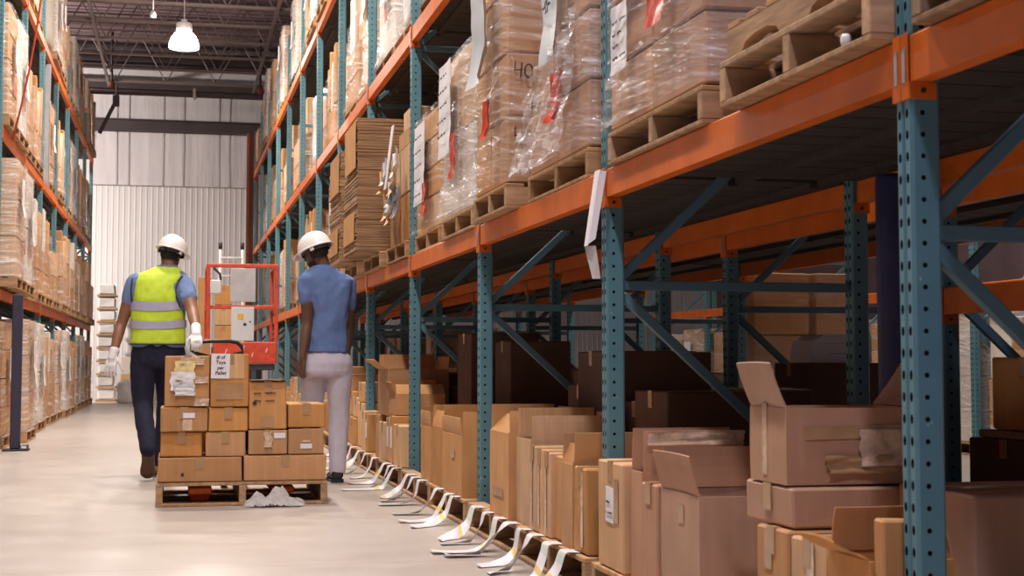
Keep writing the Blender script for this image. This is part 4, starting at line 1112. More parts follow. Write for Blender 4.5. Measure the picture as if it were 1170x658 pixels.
# ------------------------------------------------------------------ row behind the right rack
for n in range(0, 9):
    for hf in (0, 1):
        y = bay_y(n) + PW + .64 + 1.18 * hf; k = [6, 0, 2, 5, 6, 2, 0, 6, 7, 2, 6, 0, 5, 6, 2, 0, 6, 2][n * 2 + hf]
        if n == 0: continue
        if n == 1: continue
        if n == 2 and hf == 0: continue
        pal_load(6 if n < 6 else k, FB + .56, y, .001, 0, 'on the floor, %s bay of the row behind, %s' % (ORD[n + 1], HALF[hf]), 'in the row behind')
        if n < 7: pal_load((0, 2, 5, 1)[(n + hf) % 4], FB + .56, y, 1.687, 0, 'on the beams, %s bay of row behind, %s' % (ORD[n + 1], HALF[hf]), 'in the row behind')
pal_load(0, FB + .56, bay_y(0) + PW + 1.85, 1.687, 0, 'up on the beams behind the near post', 'in the row behind')
# boxes seen right of the near post
closed_box(FB + .06, FB + .75, 5.05, 5.62 - .03, .001, .62, 'card_shade', 'dark base carton under the lettered carton', tape='x')
o = MB().box((-.42, -.36, 0), (.46, .30, .03), .004).obj('wooden_board', 'wood', None); o.location = (FB + .50, 5.24, .6215); tag(o, 'wooden board under the lettered carton right of the near post', 'board')
b = closed_box(FB + .09, FB + .80, 4.98, 5.45, .6525, .945, 'card', 'lettered brown carton under the plastic bag right of the near post', tape='x')
text(b, 'x-', (-.357, .10, .16), 'POS', .05, 'ink', 0, 'LEFT') if 0 else text(b, 'y-', (.06, -.2375, .17), 'POS', .045, 'ink', 0, 'LEFT')
o = lumpy(.30, .30, .20, 77, .12, sq=.8).obj('plastic_bag', 'film_heavy', None, True); o.location = (FB + .27, 5.2, .947); tag(o, 'crumpled clear plastic bag on the lettered carton', 'bag')
# lit cartons across the next aisle
for i, (x0, x1) in enumerate(((4.42, 4.94), (4.95, 5.42))):
    pallet(.58, .44, (x0 + x1) / 2, 11.3, .001, 'pallet under the %s tall strapped stack in the next aisle' % ('nearer', 'farther')[i], detail=False)
    rt = thing('strapped_cartons', ((x0 + x1) / 2, 11.3, .127), 0, 'tall tan strapped carton stack in the next aisle, %s' % ('beside the white bin' if i else 'left one of two'), 'carton stack')
    carton_grid(rt, .58, x1 - x0 - .045, 1.50, 1, 1, (.34, .33, .33), ('card',), 90 + i); shell(.58, x1 - x0 - .045, 1.5, .03, 14, 40, 90 + i, .003, .002).obj('stretch_film', 'film_light', rt, True)
closed_box(3.30, 3.78, 7.5, 8.0 - .06, .001, .60, 'card_shade', 'dark lower carton under the dark carton with the white bin', tape='x'); closed_box(3.32, 3.78, 7.5, 7.92, .6015, .92, 'card_shade', 'dark purple-brown carton carrying the white bin', tape='x')
root = thing('bread_bin', (3.56, 7.7, .9215), 0, 'white rounded bin standing on a dark carton in the back row', 'bin')
prof = [(-.18, 0), (.18, 0), (.18, .15), (-.10, .15), (-.16, .12), (-.18, .05)]
mb = MB(); mb.loft([[Vector((a, y, z)) for a, z in prof] for y in (-.14, .14)]); mb.obj('body', 'white', root)
mb = MB(); mb.box((-.08, -.142, .045), (.15, -.1402, .05)); mb.box((-.13, -.142, .10), (.16, -.1402, .103)); mb.obj('lid_seam', 'grey', root)
# third row across the next aisle
FT = 7.6
for n in range(1, 9):
    place_frame(back_frame, FT, bay_y(n) + PW / 2 + .02, 'distant rack frame across the next aisle, %s from its near end' % ORD[n], 'far row rack frames')
for n in range(1, 8):
    y = bay_y(n) + PW + .0205
    place_beam(beamR, FT, y, 1.685, 0, 'distant orange beam across the next aisle, %s bay' % ORD[n], 'far row beams')
    for hf in (0, 1):
        pal_load((3, 0, 1, 5)[(n * 2 + hf) % 4], FT + .56, bay_y(n) + PW + .64 + 1.18 * hf, .001, 0, 'on the floor across the next aisle, %s bay, %s' % (ORD[n], HALF[hf]), 'across the next aisle')
#@@P4
# ------------------------------------------------------------------ hand pallet with its cartons
PX, PY = .438, 10.33
pallet(1.09, 1.08, PX, PY, .001, 'wooden pallet on the pallet jack, loaded with tan cartons', .15, rz=PI / 2)
JG = 'cartons on the rolling pallet'
def jb(x0, x1, z0, z1, label, mat='card', dy=0, depth=.5, rz=0, tape='y'):
    return closed_box(x0, x1, 9.805 + dy, 9.805 + dy + depth, z0, z1, mat, label, tape=tape, group=JG, rz=rz, seed=int(x0 * 50 + z0 * 90))
b = jb(-.095, .432, .152, .312, 'long flat bottom carton at the left of the rolling pallet', depth=.62)
sticker(b, 'y-', (-.11, -.312, .05), .018, .022, 'ink', 'ink_mark')
b = jb(.446, .975, .152, .320, 'long flat bottom carton at the right of the rolling pallet', depth=.62)
b = jb(-.08, .180, .3125, .474, 'second-layer carton at the left end of the rolling pallet', dy=.03)
b = jb(.202, .452, .3125, .474, 'second-layer carton, second from left on the rolling pallet', dy=.015)
b = jb(.474, .722, .3205, .484, 'second-layer carton with a white label at its top corner'); sticker(b, 'y-', (.075, -.2525, .125), .072, .034, 'paper'); crumple(b, 'y-', (.0, -.252, .10), .05, .10, 'tape_clear', 'loose_tape', 2, .005, 6)
b = jb(.730, .958, .3205, .490, 'second-layer carton with a low white label at the right end'); sticker(b, 'y-', (.0, -.2525, .055), .075, .032, 'paper'); tape_on(b, 'y-', (0, -.2525, .12), .05, .08, 'tape_clear')
b = jb(-.082, .212, .4745, .634, 'third-layer carton with a small white label under the papered carton'); sticker(b, 'y-', (.03, -.2525, .105), .075, .033, 'paper'); tape_on(b, 'y-', (.02, -.2525, .045), .06, .07, 'tape_clear')
b = jb(.220, .468, .4745, .630, 'third-layer carton below the carton with the toy note', dy=.01)
b = jb(.476, .714, .4845, .800, 'tall carton with black handwriting and a lifted lid edge', dy=.0)
letter_lines(b, 'y-', (-.01, -.2525, .235), .16, 2, .05, 8, .0022, .02); sticker(b, 'y-', (0, -.2525, .05), .085, .07, 'tape', 'packing_tape')
sticker(b, 'y-', (-.085, -.253, .17), .025, .022, 'ink', 'ink_mark')
MB().box((-.114, -.27, 0), (.114, .1, .005), .002, Matrix.Translation((0, 0, .317)) @ Matrix.Rotation(-.03, 4, 'Y')).obj('lifted_lid', 'card_shade', b)
b = jb(.729, .968, .4905, .652, 'third-layer carton at the right end beside the tall carton', dy=.03)
b = jb(-.058, .222, .6345, .965, 'top-left carton plastered with yellow and white papers'); 
crumple(b, 'y-', (-.015, -.252, .235), .125, .12, 'paper_yellow', 'yellow_paper', 3, .01); crumple(b, 'y-', (-.03, -.258, .165), .15, .12, 'paper', 'white_paper', 4, .01); crumple(b, 'y-', (-.02, -.264, .115), .125, .085, 'paper_grey', 'paper_sheet', 5, .008)
crumple(b, 'y-', (.03, -.2515, .295), .15, .05, 'tape_clear', 'loose_tape', 6, .005, 8); crumple(b, 'y-', (.07, -.2515, .175), .12, .045, 'tape_clear', 'loose_tape', 7, .005, 8); letter_lines(b, 'y-', (-.03, -.268, .165), .09, 2, .018, 4, .0014, .01)
crumple(b, 'y-', (.09, -.2515, .03), .09, .05, 'tape_clear', 'loose_tape', 9, .005, 8)
b = jb(.228, .472, .6305, .978, 'top carton with a white note about toys taped to its front')
sticker(b, 'y-', (-.06, -.2525, .265), .118, .16, 'paper', 'note_sheet', .02)
for k, tx in enumerate(('# of', 'Toys', 'per', 'Pallet')): text(b, 'y-', (-.06, -.2552, .312 - .034 * k), tx, .032)
sticker(b, 'y-', (.045, -.2515, .26), .09, .15, 'card_pale', 'faded_label'); sticker(b, 'y-', (0, -.2525, .10), .17, .10, 'tape', 'packing_tape')
# rear row of cartons
for i, (x0, x1, z1) in enumerate(((-.08, .44, .60), (.46, .96, .58))):
    closed_box(x0, x1, 10.45, 10.84, .152, z1, 'card', 'rear carton on the rolling pallet behind the %s half of the front row' % ('left', 'right')[i], group=JG)
# rag
def clothfold():
    def P(s, t):
        x = (s - .5) * (.34 + .04 * math.sin(t * 9)) + .015 * math.sin(t * 14 + 1); e = math.sin(s * PI) ** .5; q = noise.noise(Vector((s * 7, t * 5, 1.3))); q2 = noise.noise(Vector((s * 15, t * 9, 4)))
        y = -.07 + .13 * t + .02 * q
        hgt = .075 + .05 * noise.noise(Vector((s * 4.3, 7, 2))) - .05 * max(0, s - .62); z = .006 + hgt * e * math.sin(min(1, t * 1.25) * PI * .62) ** 1.2 * (1 + .5 * q) + .03 * abs(q2) * e
        return Vector((x, y, max(z, .004)))
    mb = MB(); mb.grid(P, 44, 20); f0 = list(mb.f); mb.add([v - Vector((0, 0, .0025)) for v in mb.v], [tuple(reversed(f)) for f in f0]); return mb
o = clothfold().obj('rag', 'rag', None, True, fix=False); o.location = (.635, 9.70, .001); tag(o, 'crumpled grey rag on the floor at the front of the pallet', 'rag')
# pallet jack
root = thing('pallet_jack', (PX, 11.02, 0), 0, 'pallet jack with black loop handle under the carton pallet', 'pallet jack')
for sx in (-.265, .265):
    mb = MB(); mb.box((sx - .075, -1.12, .066), (sx + .075, .06, .112), .01); f = mb.obj('fork', 'orange', root)
    for wy in (-1.0, -.86):
        mb = MB(); mb.lathe([(.0, -.06), (.030, -.06), (.033, -.05), (.033, .05), (.030, .06), (0, .06)], n=16, cap=False); mb.v = [Vector((sx + v.z, wy + v.x, .034 + v.y)) for v in mb.v]; mb.obj('roller', 'redpaint', f, True)
MB().box((-.33, .065, .07), (.33, .16, .30), .02).obj('fork_head', 'orange', root)
mb = MB(); mb.lathe([(.0, .0), (.05, 0), (.05, .34), (.035, .36), (.035, .48), (0, .48)], (0, .24, .18), 18); mb.obj('pump', 'greydark', root, True)
for sx in (-.07, .07):
    mb = MB(); mb.lathe([(.0, -.025), (.085, -.025), (.09, -.015), (.09, .015), (.085, .025), (0, .025)], n=22, cap=False); mb.v = [Vector((sx + v.z, .26 + v.x, .091 + v.y)) for v in mb.v]; mb.obj('steer_wheel', 'black', root, True)
hx, hy, hz = pt(249, 401, 11.72) - Vector((PX, 11.02, 0))
MB().tube([(0, .26, .55), (hx * .5, .48, .78), (hx, hy, hz - .06)], .02, 10).obj('handle_shaft', 'black', root, True)
H = [Vector((hx, hy, hz - .06)), pt(225, 404, 11.72), pt(219, 400, 11.71), pt(219.5, 394, 11.70), pt(224, 390.8, 11.70), pt(240, 389.8, 11.70), pt(262, 389.8, 11.72), pt(271, 391.5, 11.73), pt(276, 396, 11.74), pt(277.5, 403, 11.74), Vector((hx, hy, hz - .06))]
H = [H[0]] + [p - Vector((PX, 11.02, 0)) for p in H[1:-1]] + [H[-1]]
MB().tube(H, .0155, 10).obj('loop_handle', 'black', root, True)

# ------------------------------------------------------------------ order picker truck
root = thing('order_picker', (.756, 17.5, 0), 0, 'red-framed order picker truck with grey panels parked up the aisle', 'order picker')
s = 98.6
cx = .39
mb = MB()
for x in (-cx, cx): mb.box((x - .022, -.022, 1.15), (x + .022, .022, 2.05), .006)
for z in (2.03, 1.55): mb.box((-cx, -.02, z - .022), (cx, .02, z + .022), .006)
mb.obj('front_cage', 'redpaint', root)
for x in (-cx, cx):
    mb = MB()
    mb.box((x - .02, .9, 1.15), (x + .02, .94, 2.05), .006); mb.box((x - .018, 0.02, 2.01), (x + .018, .92, 2.045), .006); mb.box((x - .018, 0.02, 1.53), (x + .018, .92, 1.565), .006)
    mb.obj('side_cage', 'redpaint', root)
MB().box((-.33, -.035, .90), (.40, .0, 1.148), .01).obj('front_panel', 'redpaint', root)
mb = MB(); mb.box((-.14, -.03, 1.61), (.15, -.018, 2.00), .004); mb.obj('upper_panel', 'grey', root)
mb = MB(); mb.box((-.125, -.035, 1.16), (.135, -.022, 1.55), .004); o = mb.obj('lower_panel', 'paper_grey', root)
MB().lathe([(.0, 0), (.045, .0), (.045, .003), (0, .003)], n=16, cap=False); 
sticker(o, 'y-', (-.02, -.036, 1.44), .07, .06, 'yellow', 'warning_label'); sticker(o, 'y-', (.03, -.036, 1.35), .035, .03, 'ink', 'warning_mark', .4); sticker(o, 'y-', (.09, -.0365, 1.38), .02, .015, 'ink', 'scuff')
MB().box((-.37, -.055, 1.70), (-.24, -.03, 1.86), .01).obj('document_pouch', 'paper_grey', root)
MB().tube([(-.33, -.03, 2.0), (-.26, -.04, 1.93), (-.25, -.04, 1.86)], .014, 8).obj('mirror_arm', 'black', root)
for k, (x, z) in enumerate(((.02, 1.08), (.12, 1.0), (-.18, 1.04), (.28, 1.05))): sticker(root, 'y-', (x, -.0365, z), .012, .05, 'offwhite', 'paint_chip', .3)
MB().box((-.38, .02, .82), (.38, .95, .898), .01).obj('platform', 'greydark', root)
MB().box((-.38, .05, .12), (.38, 1.9, .62), .03).obj('chassis', 'greydark', root)
mb = MB()
for x in (-.27, .27): mb.box((x - .05, 1.05, .62), (x + .05, 1.17, 1.1), .01)
mb.box((-.32, 1.06, 1.0), (.32, 1.16, 1.1), .01); mb.obj('mast', 'greydark', root)
for x in (-.33, .33):
    for y in (.3, 1.6):
        mb = MB(); mb.lathe([(.0, -.05), (.11, -.05), (.12, -.035), (.12, .035), (.11, .05), (0, .05)], n=20, cap=False); mb.v = [Vector((x + v.z, y + v.x, .121 + v.y)) for v in mb.v]; mb.obj('wheel', 'black', root, True)
mb = MB(); mb.box((-.3, .03, .66), (-.24, .2, .82)); mb.box((.24, .03, .66), (.3, .2, .82)); mb.obj('bracket', 'grey', root)
# ladder, board, cartons behind the truck
root = thing('step_ladder', (.80, 22.4, 0), 0, 'pale ladder with black tips behind the red truck', 'ladder')
for x in (-.16, .16):
    mb = MB(); mb.tube([(x * 1.15, -.2, .02), (x, 0, 2.62)], .022, 8); r = mb.obj('rail', 'offwhite', root, True)
    mb = MB(); mb.tube([(x, 0, 2.58), (x, .002, 2.68)], .028, 8); mb.obj('rail_tip', 'black', r, True)
for k in range(9):
    z = .28 + k * .27; e = 1 + .15 * (1 - z / 2.62)
    MB().box((-.15 * e, -.2 * (1 - z / 2.62) - .03, z), (.15 * e, -.2 * (1 - z / 2.62) + .03, z + .025), .004).obj('rung', 'offwhite', root)
o = MB().box((-.085, -.02, 0), (.085, .02, 2.04), .005).obj('cardboard_sheet', 'card', None); o.location = (.375, 20.2, .001); tag(o, 'tall tan cardboard panel standing left of the red truck', 'sheet')
for k in range(7):
    closed_box(.545, .78, 21.2, 21.6, .001 + .285 * k, .285 * (k + 1), ('card', 'card_pale')[k % 2], 'tan carton in the tall stack behind the red truck, %s from the floor' % ORD[k + 1], group='cartons behind the red truck')
MB().lathe([(.0, 0), (.13, 0), (.14, .02), (.14, .5), (.10, .58), (.05, .6), (.05, .66), (0, .66)], n=20, cap=False).obj('drum', 'greydark', None, True).location = (.12, 19.5, .001)
tag(C.objects['drum'], 'dark drum on the floor behind the man in the yellow vest', 'drum')
# pale stack at the end wall
for k in range(9):
    rt = thing('white_bundle', (-1.53, 35.6, .001 + .30 * k), 0, 'white bundle on its slat in the stack at the end wall, %s from the floor' % ORD[k + 1], 'bundle', 'white bundles at the end wall')
    rr = random.Random(k); a = rr.uniform(-.015, .015)
    MB().box((-.22, -.3, 0), (.22, .3, .045), .004).obj('slat_base', 'wood', rt)
    MB().box((-.19 + a, -.28, .046), (.19 + a, .28, .285), .03, jit=.01, rnd=rr).obj('wrapped_block', 'offwhite' if k % 3 else 'white', rt)
o = lumpy(.42, .46, .50, 41, .14, sq=.8).obj('trash_bag', 'offwhite', None, True); o.location = (-1.0, 33.9, .001); tag(o, 'crumpled white plastic bag on the floor near the end wall', 'bag')
closed_box(-1.2, -.72, 35.2, 35.75, .001, .62, 'card_pale', 'pale carton against the end wall beside the white bundles'); closed_box(-1.2, -.72, 35.2, 35.75, .6215, 1.02, 'card_white', 'white carton stacked on the pale carton at the end wall')
o = lumpy(.40, .42, .42, 43, .14, sq=.8).obj('trash_bag', 'white', None, True); o.location = (.55, 13.4 + 6, .001); 
bpy.data.objects.remove(o)

# ------------------------------------------------------------------ people
def ering(c, rx, ry, rot=0, n=24, p=2.3, tilt=0):
    r = []
    for k in range(n):
        a = 2 * PI * k / n; x = math.copysign(abs(math.cos(a)) ** (2 / p), math.cos(a)) * rx; y = math.copysign(abs(math.sin(a)) ** (2 / p), math.sin(a)) * ry
        q = Vector((x * math.cos(rot) - y * math.sin(rot), x * math.sin(rot) + y * math.cos(rot), 0)); q.z = tilt * y
        r.append(Vector(c) + q)
    return r
def crom(P, m=5):
    out = []
    for i in range(len(P) - 1):
        p0, p1, p2, p3 = P[max(i - 1, 0)], P[i], P[i + 1], P[min(i + 2, len(P) - 1)]
        for k in range(m):
            t = k / m; out.append(.5 * ((2 * p1) + (p2 - p0) * t + (2 * p0 - 5 * p1 + 4 * p2 - p3) * t * t + (3 * p1 - p0 - 3 * p2 + p3) * t ** 3))
    out.append(P[-1]); return out
def limb(mb, pts, rs, n=14, m=5):
    Q = crom([Vector((*p, r)) if 0 else Vector(p).to_4d() for p, r in zip(pts, rs)], m)
    RR = crom([Vector((r, 0, 0)) for r in rs], m)
    mb.tube([Vector(q[:3]) for q in Q], [max(.002, r.x) for r in RR], n)
    for p, r in ((pts[0], rs[0]), (pts[-1], rs[-1])):
        ball(mb, p, r)
def ball(mb, c, r, sx=1, sy=1, sz=1, rot=None, n=12, m=8):
    c = Vector(c); rings = []
    for j in range(1, m):
        a = PI * j / m; rings.append([Vector((math.sin(a) * math.cos(2 * PI * k / n) * r * sx, math.sin(a) * math.sin(2 * PI * k / n) * r * sy, -math.cos(a) * r * sz)) for k in range(n)])
    if rot is not None: rings = [[rot @ v for v in rg] for rg in rings]
    mb.loft([[c + v for v in rg] for rg in rings])
def hand(mb, wrist, d, pn, thumb, curl, sc=1.0, spread=.0, r0=.0092, tcurl=.5):
    """palm with four unequal fingers and a thumb. d: towards the fingertips, pn: palm side, thumb: towards the thumb"""
    d = d.normalized(); pn = (pn - d * pn.dot(d)).normalized(); t = d.cross(pn)
    if t.dot(thumb) < 0: t = -t
    w = Vector(wrist)
    rings = []
    for a, hw, ht in ((-.01, .026, .020), (.02, .034, .019), (.055, .041, .017), (.088, .042, .014), (.098, .036, .010)):
        c = w + d * a * sc
        rings.append([c + t * (math.cos(2 * PI * k / 14) * hw * sc) + pn * (math.sin(2 * PI * k / 14) * ht * sc) for k in range(14)])
    mb.loft(rings)
    for i, (o, L) in enumerate(((.031, .070), (.0105, .080), (-.0105, .075), (-.030, .060))):
        p = w + d * .086 * sc + t * o * sc; dd = (d + t * (o * spread * 14)).normalized(); P = [p - d * .02 * sc, p]; ang = 0
        for f, cc in ((.45, .8), (.31, 1.15), (.24, .8)):
            ang += curl * cc; v = dd * math.cos(ang) + pn * math.sin(ang); p = p + v * L * f * sc; P.append(p)
        mb.tube(crom(P, 3), [r0 * sc * (1 - .25 * k / (len(P) * 3 - 3)) for k in range(3 * (len(P) - 1) + 1)], 10); ball(mb, P[-1], r0 * sc * .78)
    p = w + d * .025 * sc + t * .028 * sc; P = [p]; a0 = .75
    for L, aa in ((.042, 0), (.034, tcurl * .6), (.026, tcurl)):
        v = d * math.cos(a0 - aa * .4) + t * math.sin(a0 - aa * .8) + pn * (.25 + aa * .7); p = p + v.normalized() * L * sc; P.append(p)
    mb.tube(crom(P, 3), [.0125 * sc * (1 - .3 * k / 9) for k in range(10)], 10); ball(mb, P[-1], .009 * sc)
def head(mb, c, yaw, pitch, roll=0):
    """c: middle of the skull; face towards local -Y turned by yaw"""
    Rm = Matrix.Rotation(yaw, 3, 'Z') @ Matrix.Rotation(roll, 3, 'Y') @ Matrix.Rotation(pitch, 3, 'X')
    def T(p): return Vector(c) + Rm @ Vector(p)
    def rg(z, rx, yf, yb, p=2.2): return [T((math.copysign(abs(math.cos(a)) ** (2 / p), math.cos(a)) * rx, (math.sin(a) * (yb if math.sin(a) > 0 else yf)) , z)) for a in [2 * PI * k / 24 for k in range(24)]]
    mb.loft([rg(-.125, .022, .075, -.02), rg(-.118, .04, .088, .0), rg(-.10, .052, .094, .03), rg(-.07, .062, .094, .065), rg(-.035, .068, .093, .088), rg(0, .074, .094, .098), rg(.04, .077, .094, .102), rg(.08, .070, .083, .092), rg(.11, .05, .058, .066), rg(.125, .02, .025, .03)])
    mb.loft([[T((x * s, y, z)) for x, y, z in ((-.010, -.090, 0), (.010, -.090, 0), (.012, -.085, -.0), (-.012, -.085, 0))] for s, z, y in ((1, 0, 0),)] + [[T((dx, yy, zz)) for dx in (-w, w) for yy in (0,)] for w, yy, zz in ()], cap=False) if 0 else None
    mb.tube([T((0, -.088, .01)), T((0, -.102, -.018)), T((0, -.112, -.042)), T((0, -.100, -.050))], [.008, .011, .014, .009], 10)        # nose
    for sx in (-1, 1):
        mb.tube([T((sx * .014, -.098, -.047)), T((sx * .016, -.092, -.047))], .008, 8)                                            # nostrils
        ball(mb, T((sx * .033, -.083, .008)), .013, 1.1, .7, .8, Rm)                                                           # eyes under the brow
        mb.tube([T((sx * .012, -.092, .022)), T((sx * .036, -.091, .027)), T((sx * .055, -.076, .02))], .0075, 8)                  # brow
        mb.loft([[T((sx * (.072 + ox + q * .006), .012 + a, b)) for a, b in ((-.012, .028), (.008, .034), (.022, .024), (.02, 0), (.006, -.026), (-.008, -.03), (-.012, -.01))] for ox, q in ((-.006, 0), (.012, 1))])   # ears
    mb.tube([T((-.024, -.090, -.076)), T((0, -.099, -.072)), T((.024, -.090, -.076))], .0075, 8); mb.tube([T((-.02, -.090, -.086)), T((0, -.097, -.087)), T((.02, -.090, -.086))], .0085, 8)   # lips
    return T, Rm
def hard_hat(parent, c, yaw, pitch, roll=0, sc=1):
    Rm = Matrix.Rotation(yaw, 3, 'Z') @ Matrix.Rotation(roll, 3, 'Y') @ Matrix.Rotation(pitch, 3, 'X')
    def T(p): return Vector(c) + Rm @ (Vector(p) * sc)
    rings = []; n = 48
    for z, f in ((-.004, 1.02), (.0, 1.02), (.02, 1.0), (.045, .955), (.07, .88), (.092, .76), (.11, .60), (.122, .42), (.13, .22), (.132, .06)):
        r = []
        for k in range(n):
            a = 2 * PI * k / n; x = math.cos(a) * .112 * f; y = math.sin(a) * .137 * f; zz = z
            if abs(x) < .022 and z > .03: zz += .005 * (1 - (abs(x) / .022) ** 2)
            r.append(T((x, y, zz)))
        rings.append(r)
    o = MB().loft(rings).obj('hard_hat', 'hat', parent, True)
    rb = []
    for k in range(n):
        a = 2 * PI * k / n; fr = max(0, -math.sin(a)); e = .012 + .042 * fr ** 2.5
        rb.append((a, e))
    def br(e0, z, dz=0): return [T((math.cos(a) * (.112 + e * e0), math.sin(a) * (.137 + e * e0), z - .012 * e0 * (e / .05) + dz)) for a, e in rb]
    mb = MB(); mb.loft([br(-.2, .004), br(.5, .004), br(1, .002), br(1.04, -.002), br(1, -.006), br(.5, -.003), br(-.2, -.003)], cap=False); mb.obj('brim', 'hat', o, True)
    mb = MB(); mb.loft([[T((math.cos(2 * PI * k / n) * .098, math.sin(2 * PI * k / n) * .118, z)) for k in range(n)] for z in (-.028, .0)], cap=False); mb.obj('head_band', 'greydark', o, True)
    for sx in (-1, 1):
        mb = MB(); mb.box((-.006, -.016, -.03), (.006, .016, .004), .003, Matrix.Translation((sx * .108, .03, -.004))); mb.v = [T(v) for v in mb.v]; mb.obj('slot_clip', 'white', o)
    mb = MB(); mb.box((-.016, -.008, -.012), (.016, .012, .012), .004, Matrix.Translation((0, .122, -.022))); mb.v = [T(v) for v in mb.v]; mb.obj('ratchet_knob', 'greydark', o)
    return o
def shoe(parent, heel, toe, up, w, mat, solemat, name='shoe'):
    d = (toe - heel); L = d.length; d.normalize(); up = (up - d * up.dot(d)).normalized(); t = d.cross(up)
    def ring(a, hw, z0, z1, n=18):
        r = []
        for k in range(n):
            an = 2 * PI * k / n; r.append(heel + d * a * L + t * math.copysign(abs(math.cos(an)) ** .8, math.cos(an)) * hw * w + up * ((z0 + z1) / 2 + (z1 - z0) / 2 * math.sin(an)))
        return r
    mb = MB(); mb.loft([ring(0, .55, .02, .07), ring(.04, .8, .012, .10), ring(.15, .92, .01, .12), ring(.32, .92, .01, .115), ring(.5, .95, .01, .085), ring(.7, 1.08, .01, .07), ring(.88, .95, .01, .055), ring(.97, .6, .012, .04), ring(1, .3, .015, .03)])
    mb.tube([heel + d * .17 * L + up * .07, heel + d * .16 * L + up * .145], [.042, .038], 14)
    o = mb.obj(name, mat, parent, True)
    mb = MB()
    def sr(a, hw, z): return [heel + d * a * L + t * hw * w * s + up * z for s in (1, -1)]
    out = [(0, .5), (.05, .86), (.15, .98), (.35, .9), (.5, .92), (.7, 1.12), (.86, 1.05), (.95, .75), (1.01, .3)]
    poly = [(a, h) for a, h in out] + [(a, -h) for a, h in reversed(out)]
    mb.loft([[heel + d * a * L + t * h * w * e + up * z for a, h in poly] for z, e in ((-.004, .97), (0, 1), (.016, 1), (.02, .97))]); mb.obj('sole', solemat, o)
    return o
def hairpatch(parent, T, z0, z1, e=1.05, front=False):
    mb = MB(); rings = []
    for j in range(9):
        z = z0 + (z1 - z0) * j / 8
        rx, yb, yf = (.064 if z < -.05 else .072 if z < 0 else .076) * e, (.07 if z < -.06 else .088 if z < -.02 else .10) * e, .06
        rings.append([T((math.cos(a) * rx, math.sin(a) * (yb if math.sin(a) > 0 else yf), z)) for a in [PI * (-.12 + 1.24 * k / 20) for k in range(21)]])
    inner = [[p + (T((0, 0, -.0)) - p) * .10 for p in r] for r in rings]
    for A in (rings,):
        mb.loft(A, cap=False, closed=False); mb.loft(inner, cap=False, closed=False)
    return mb.obj('hair', 'hair', parent, True)

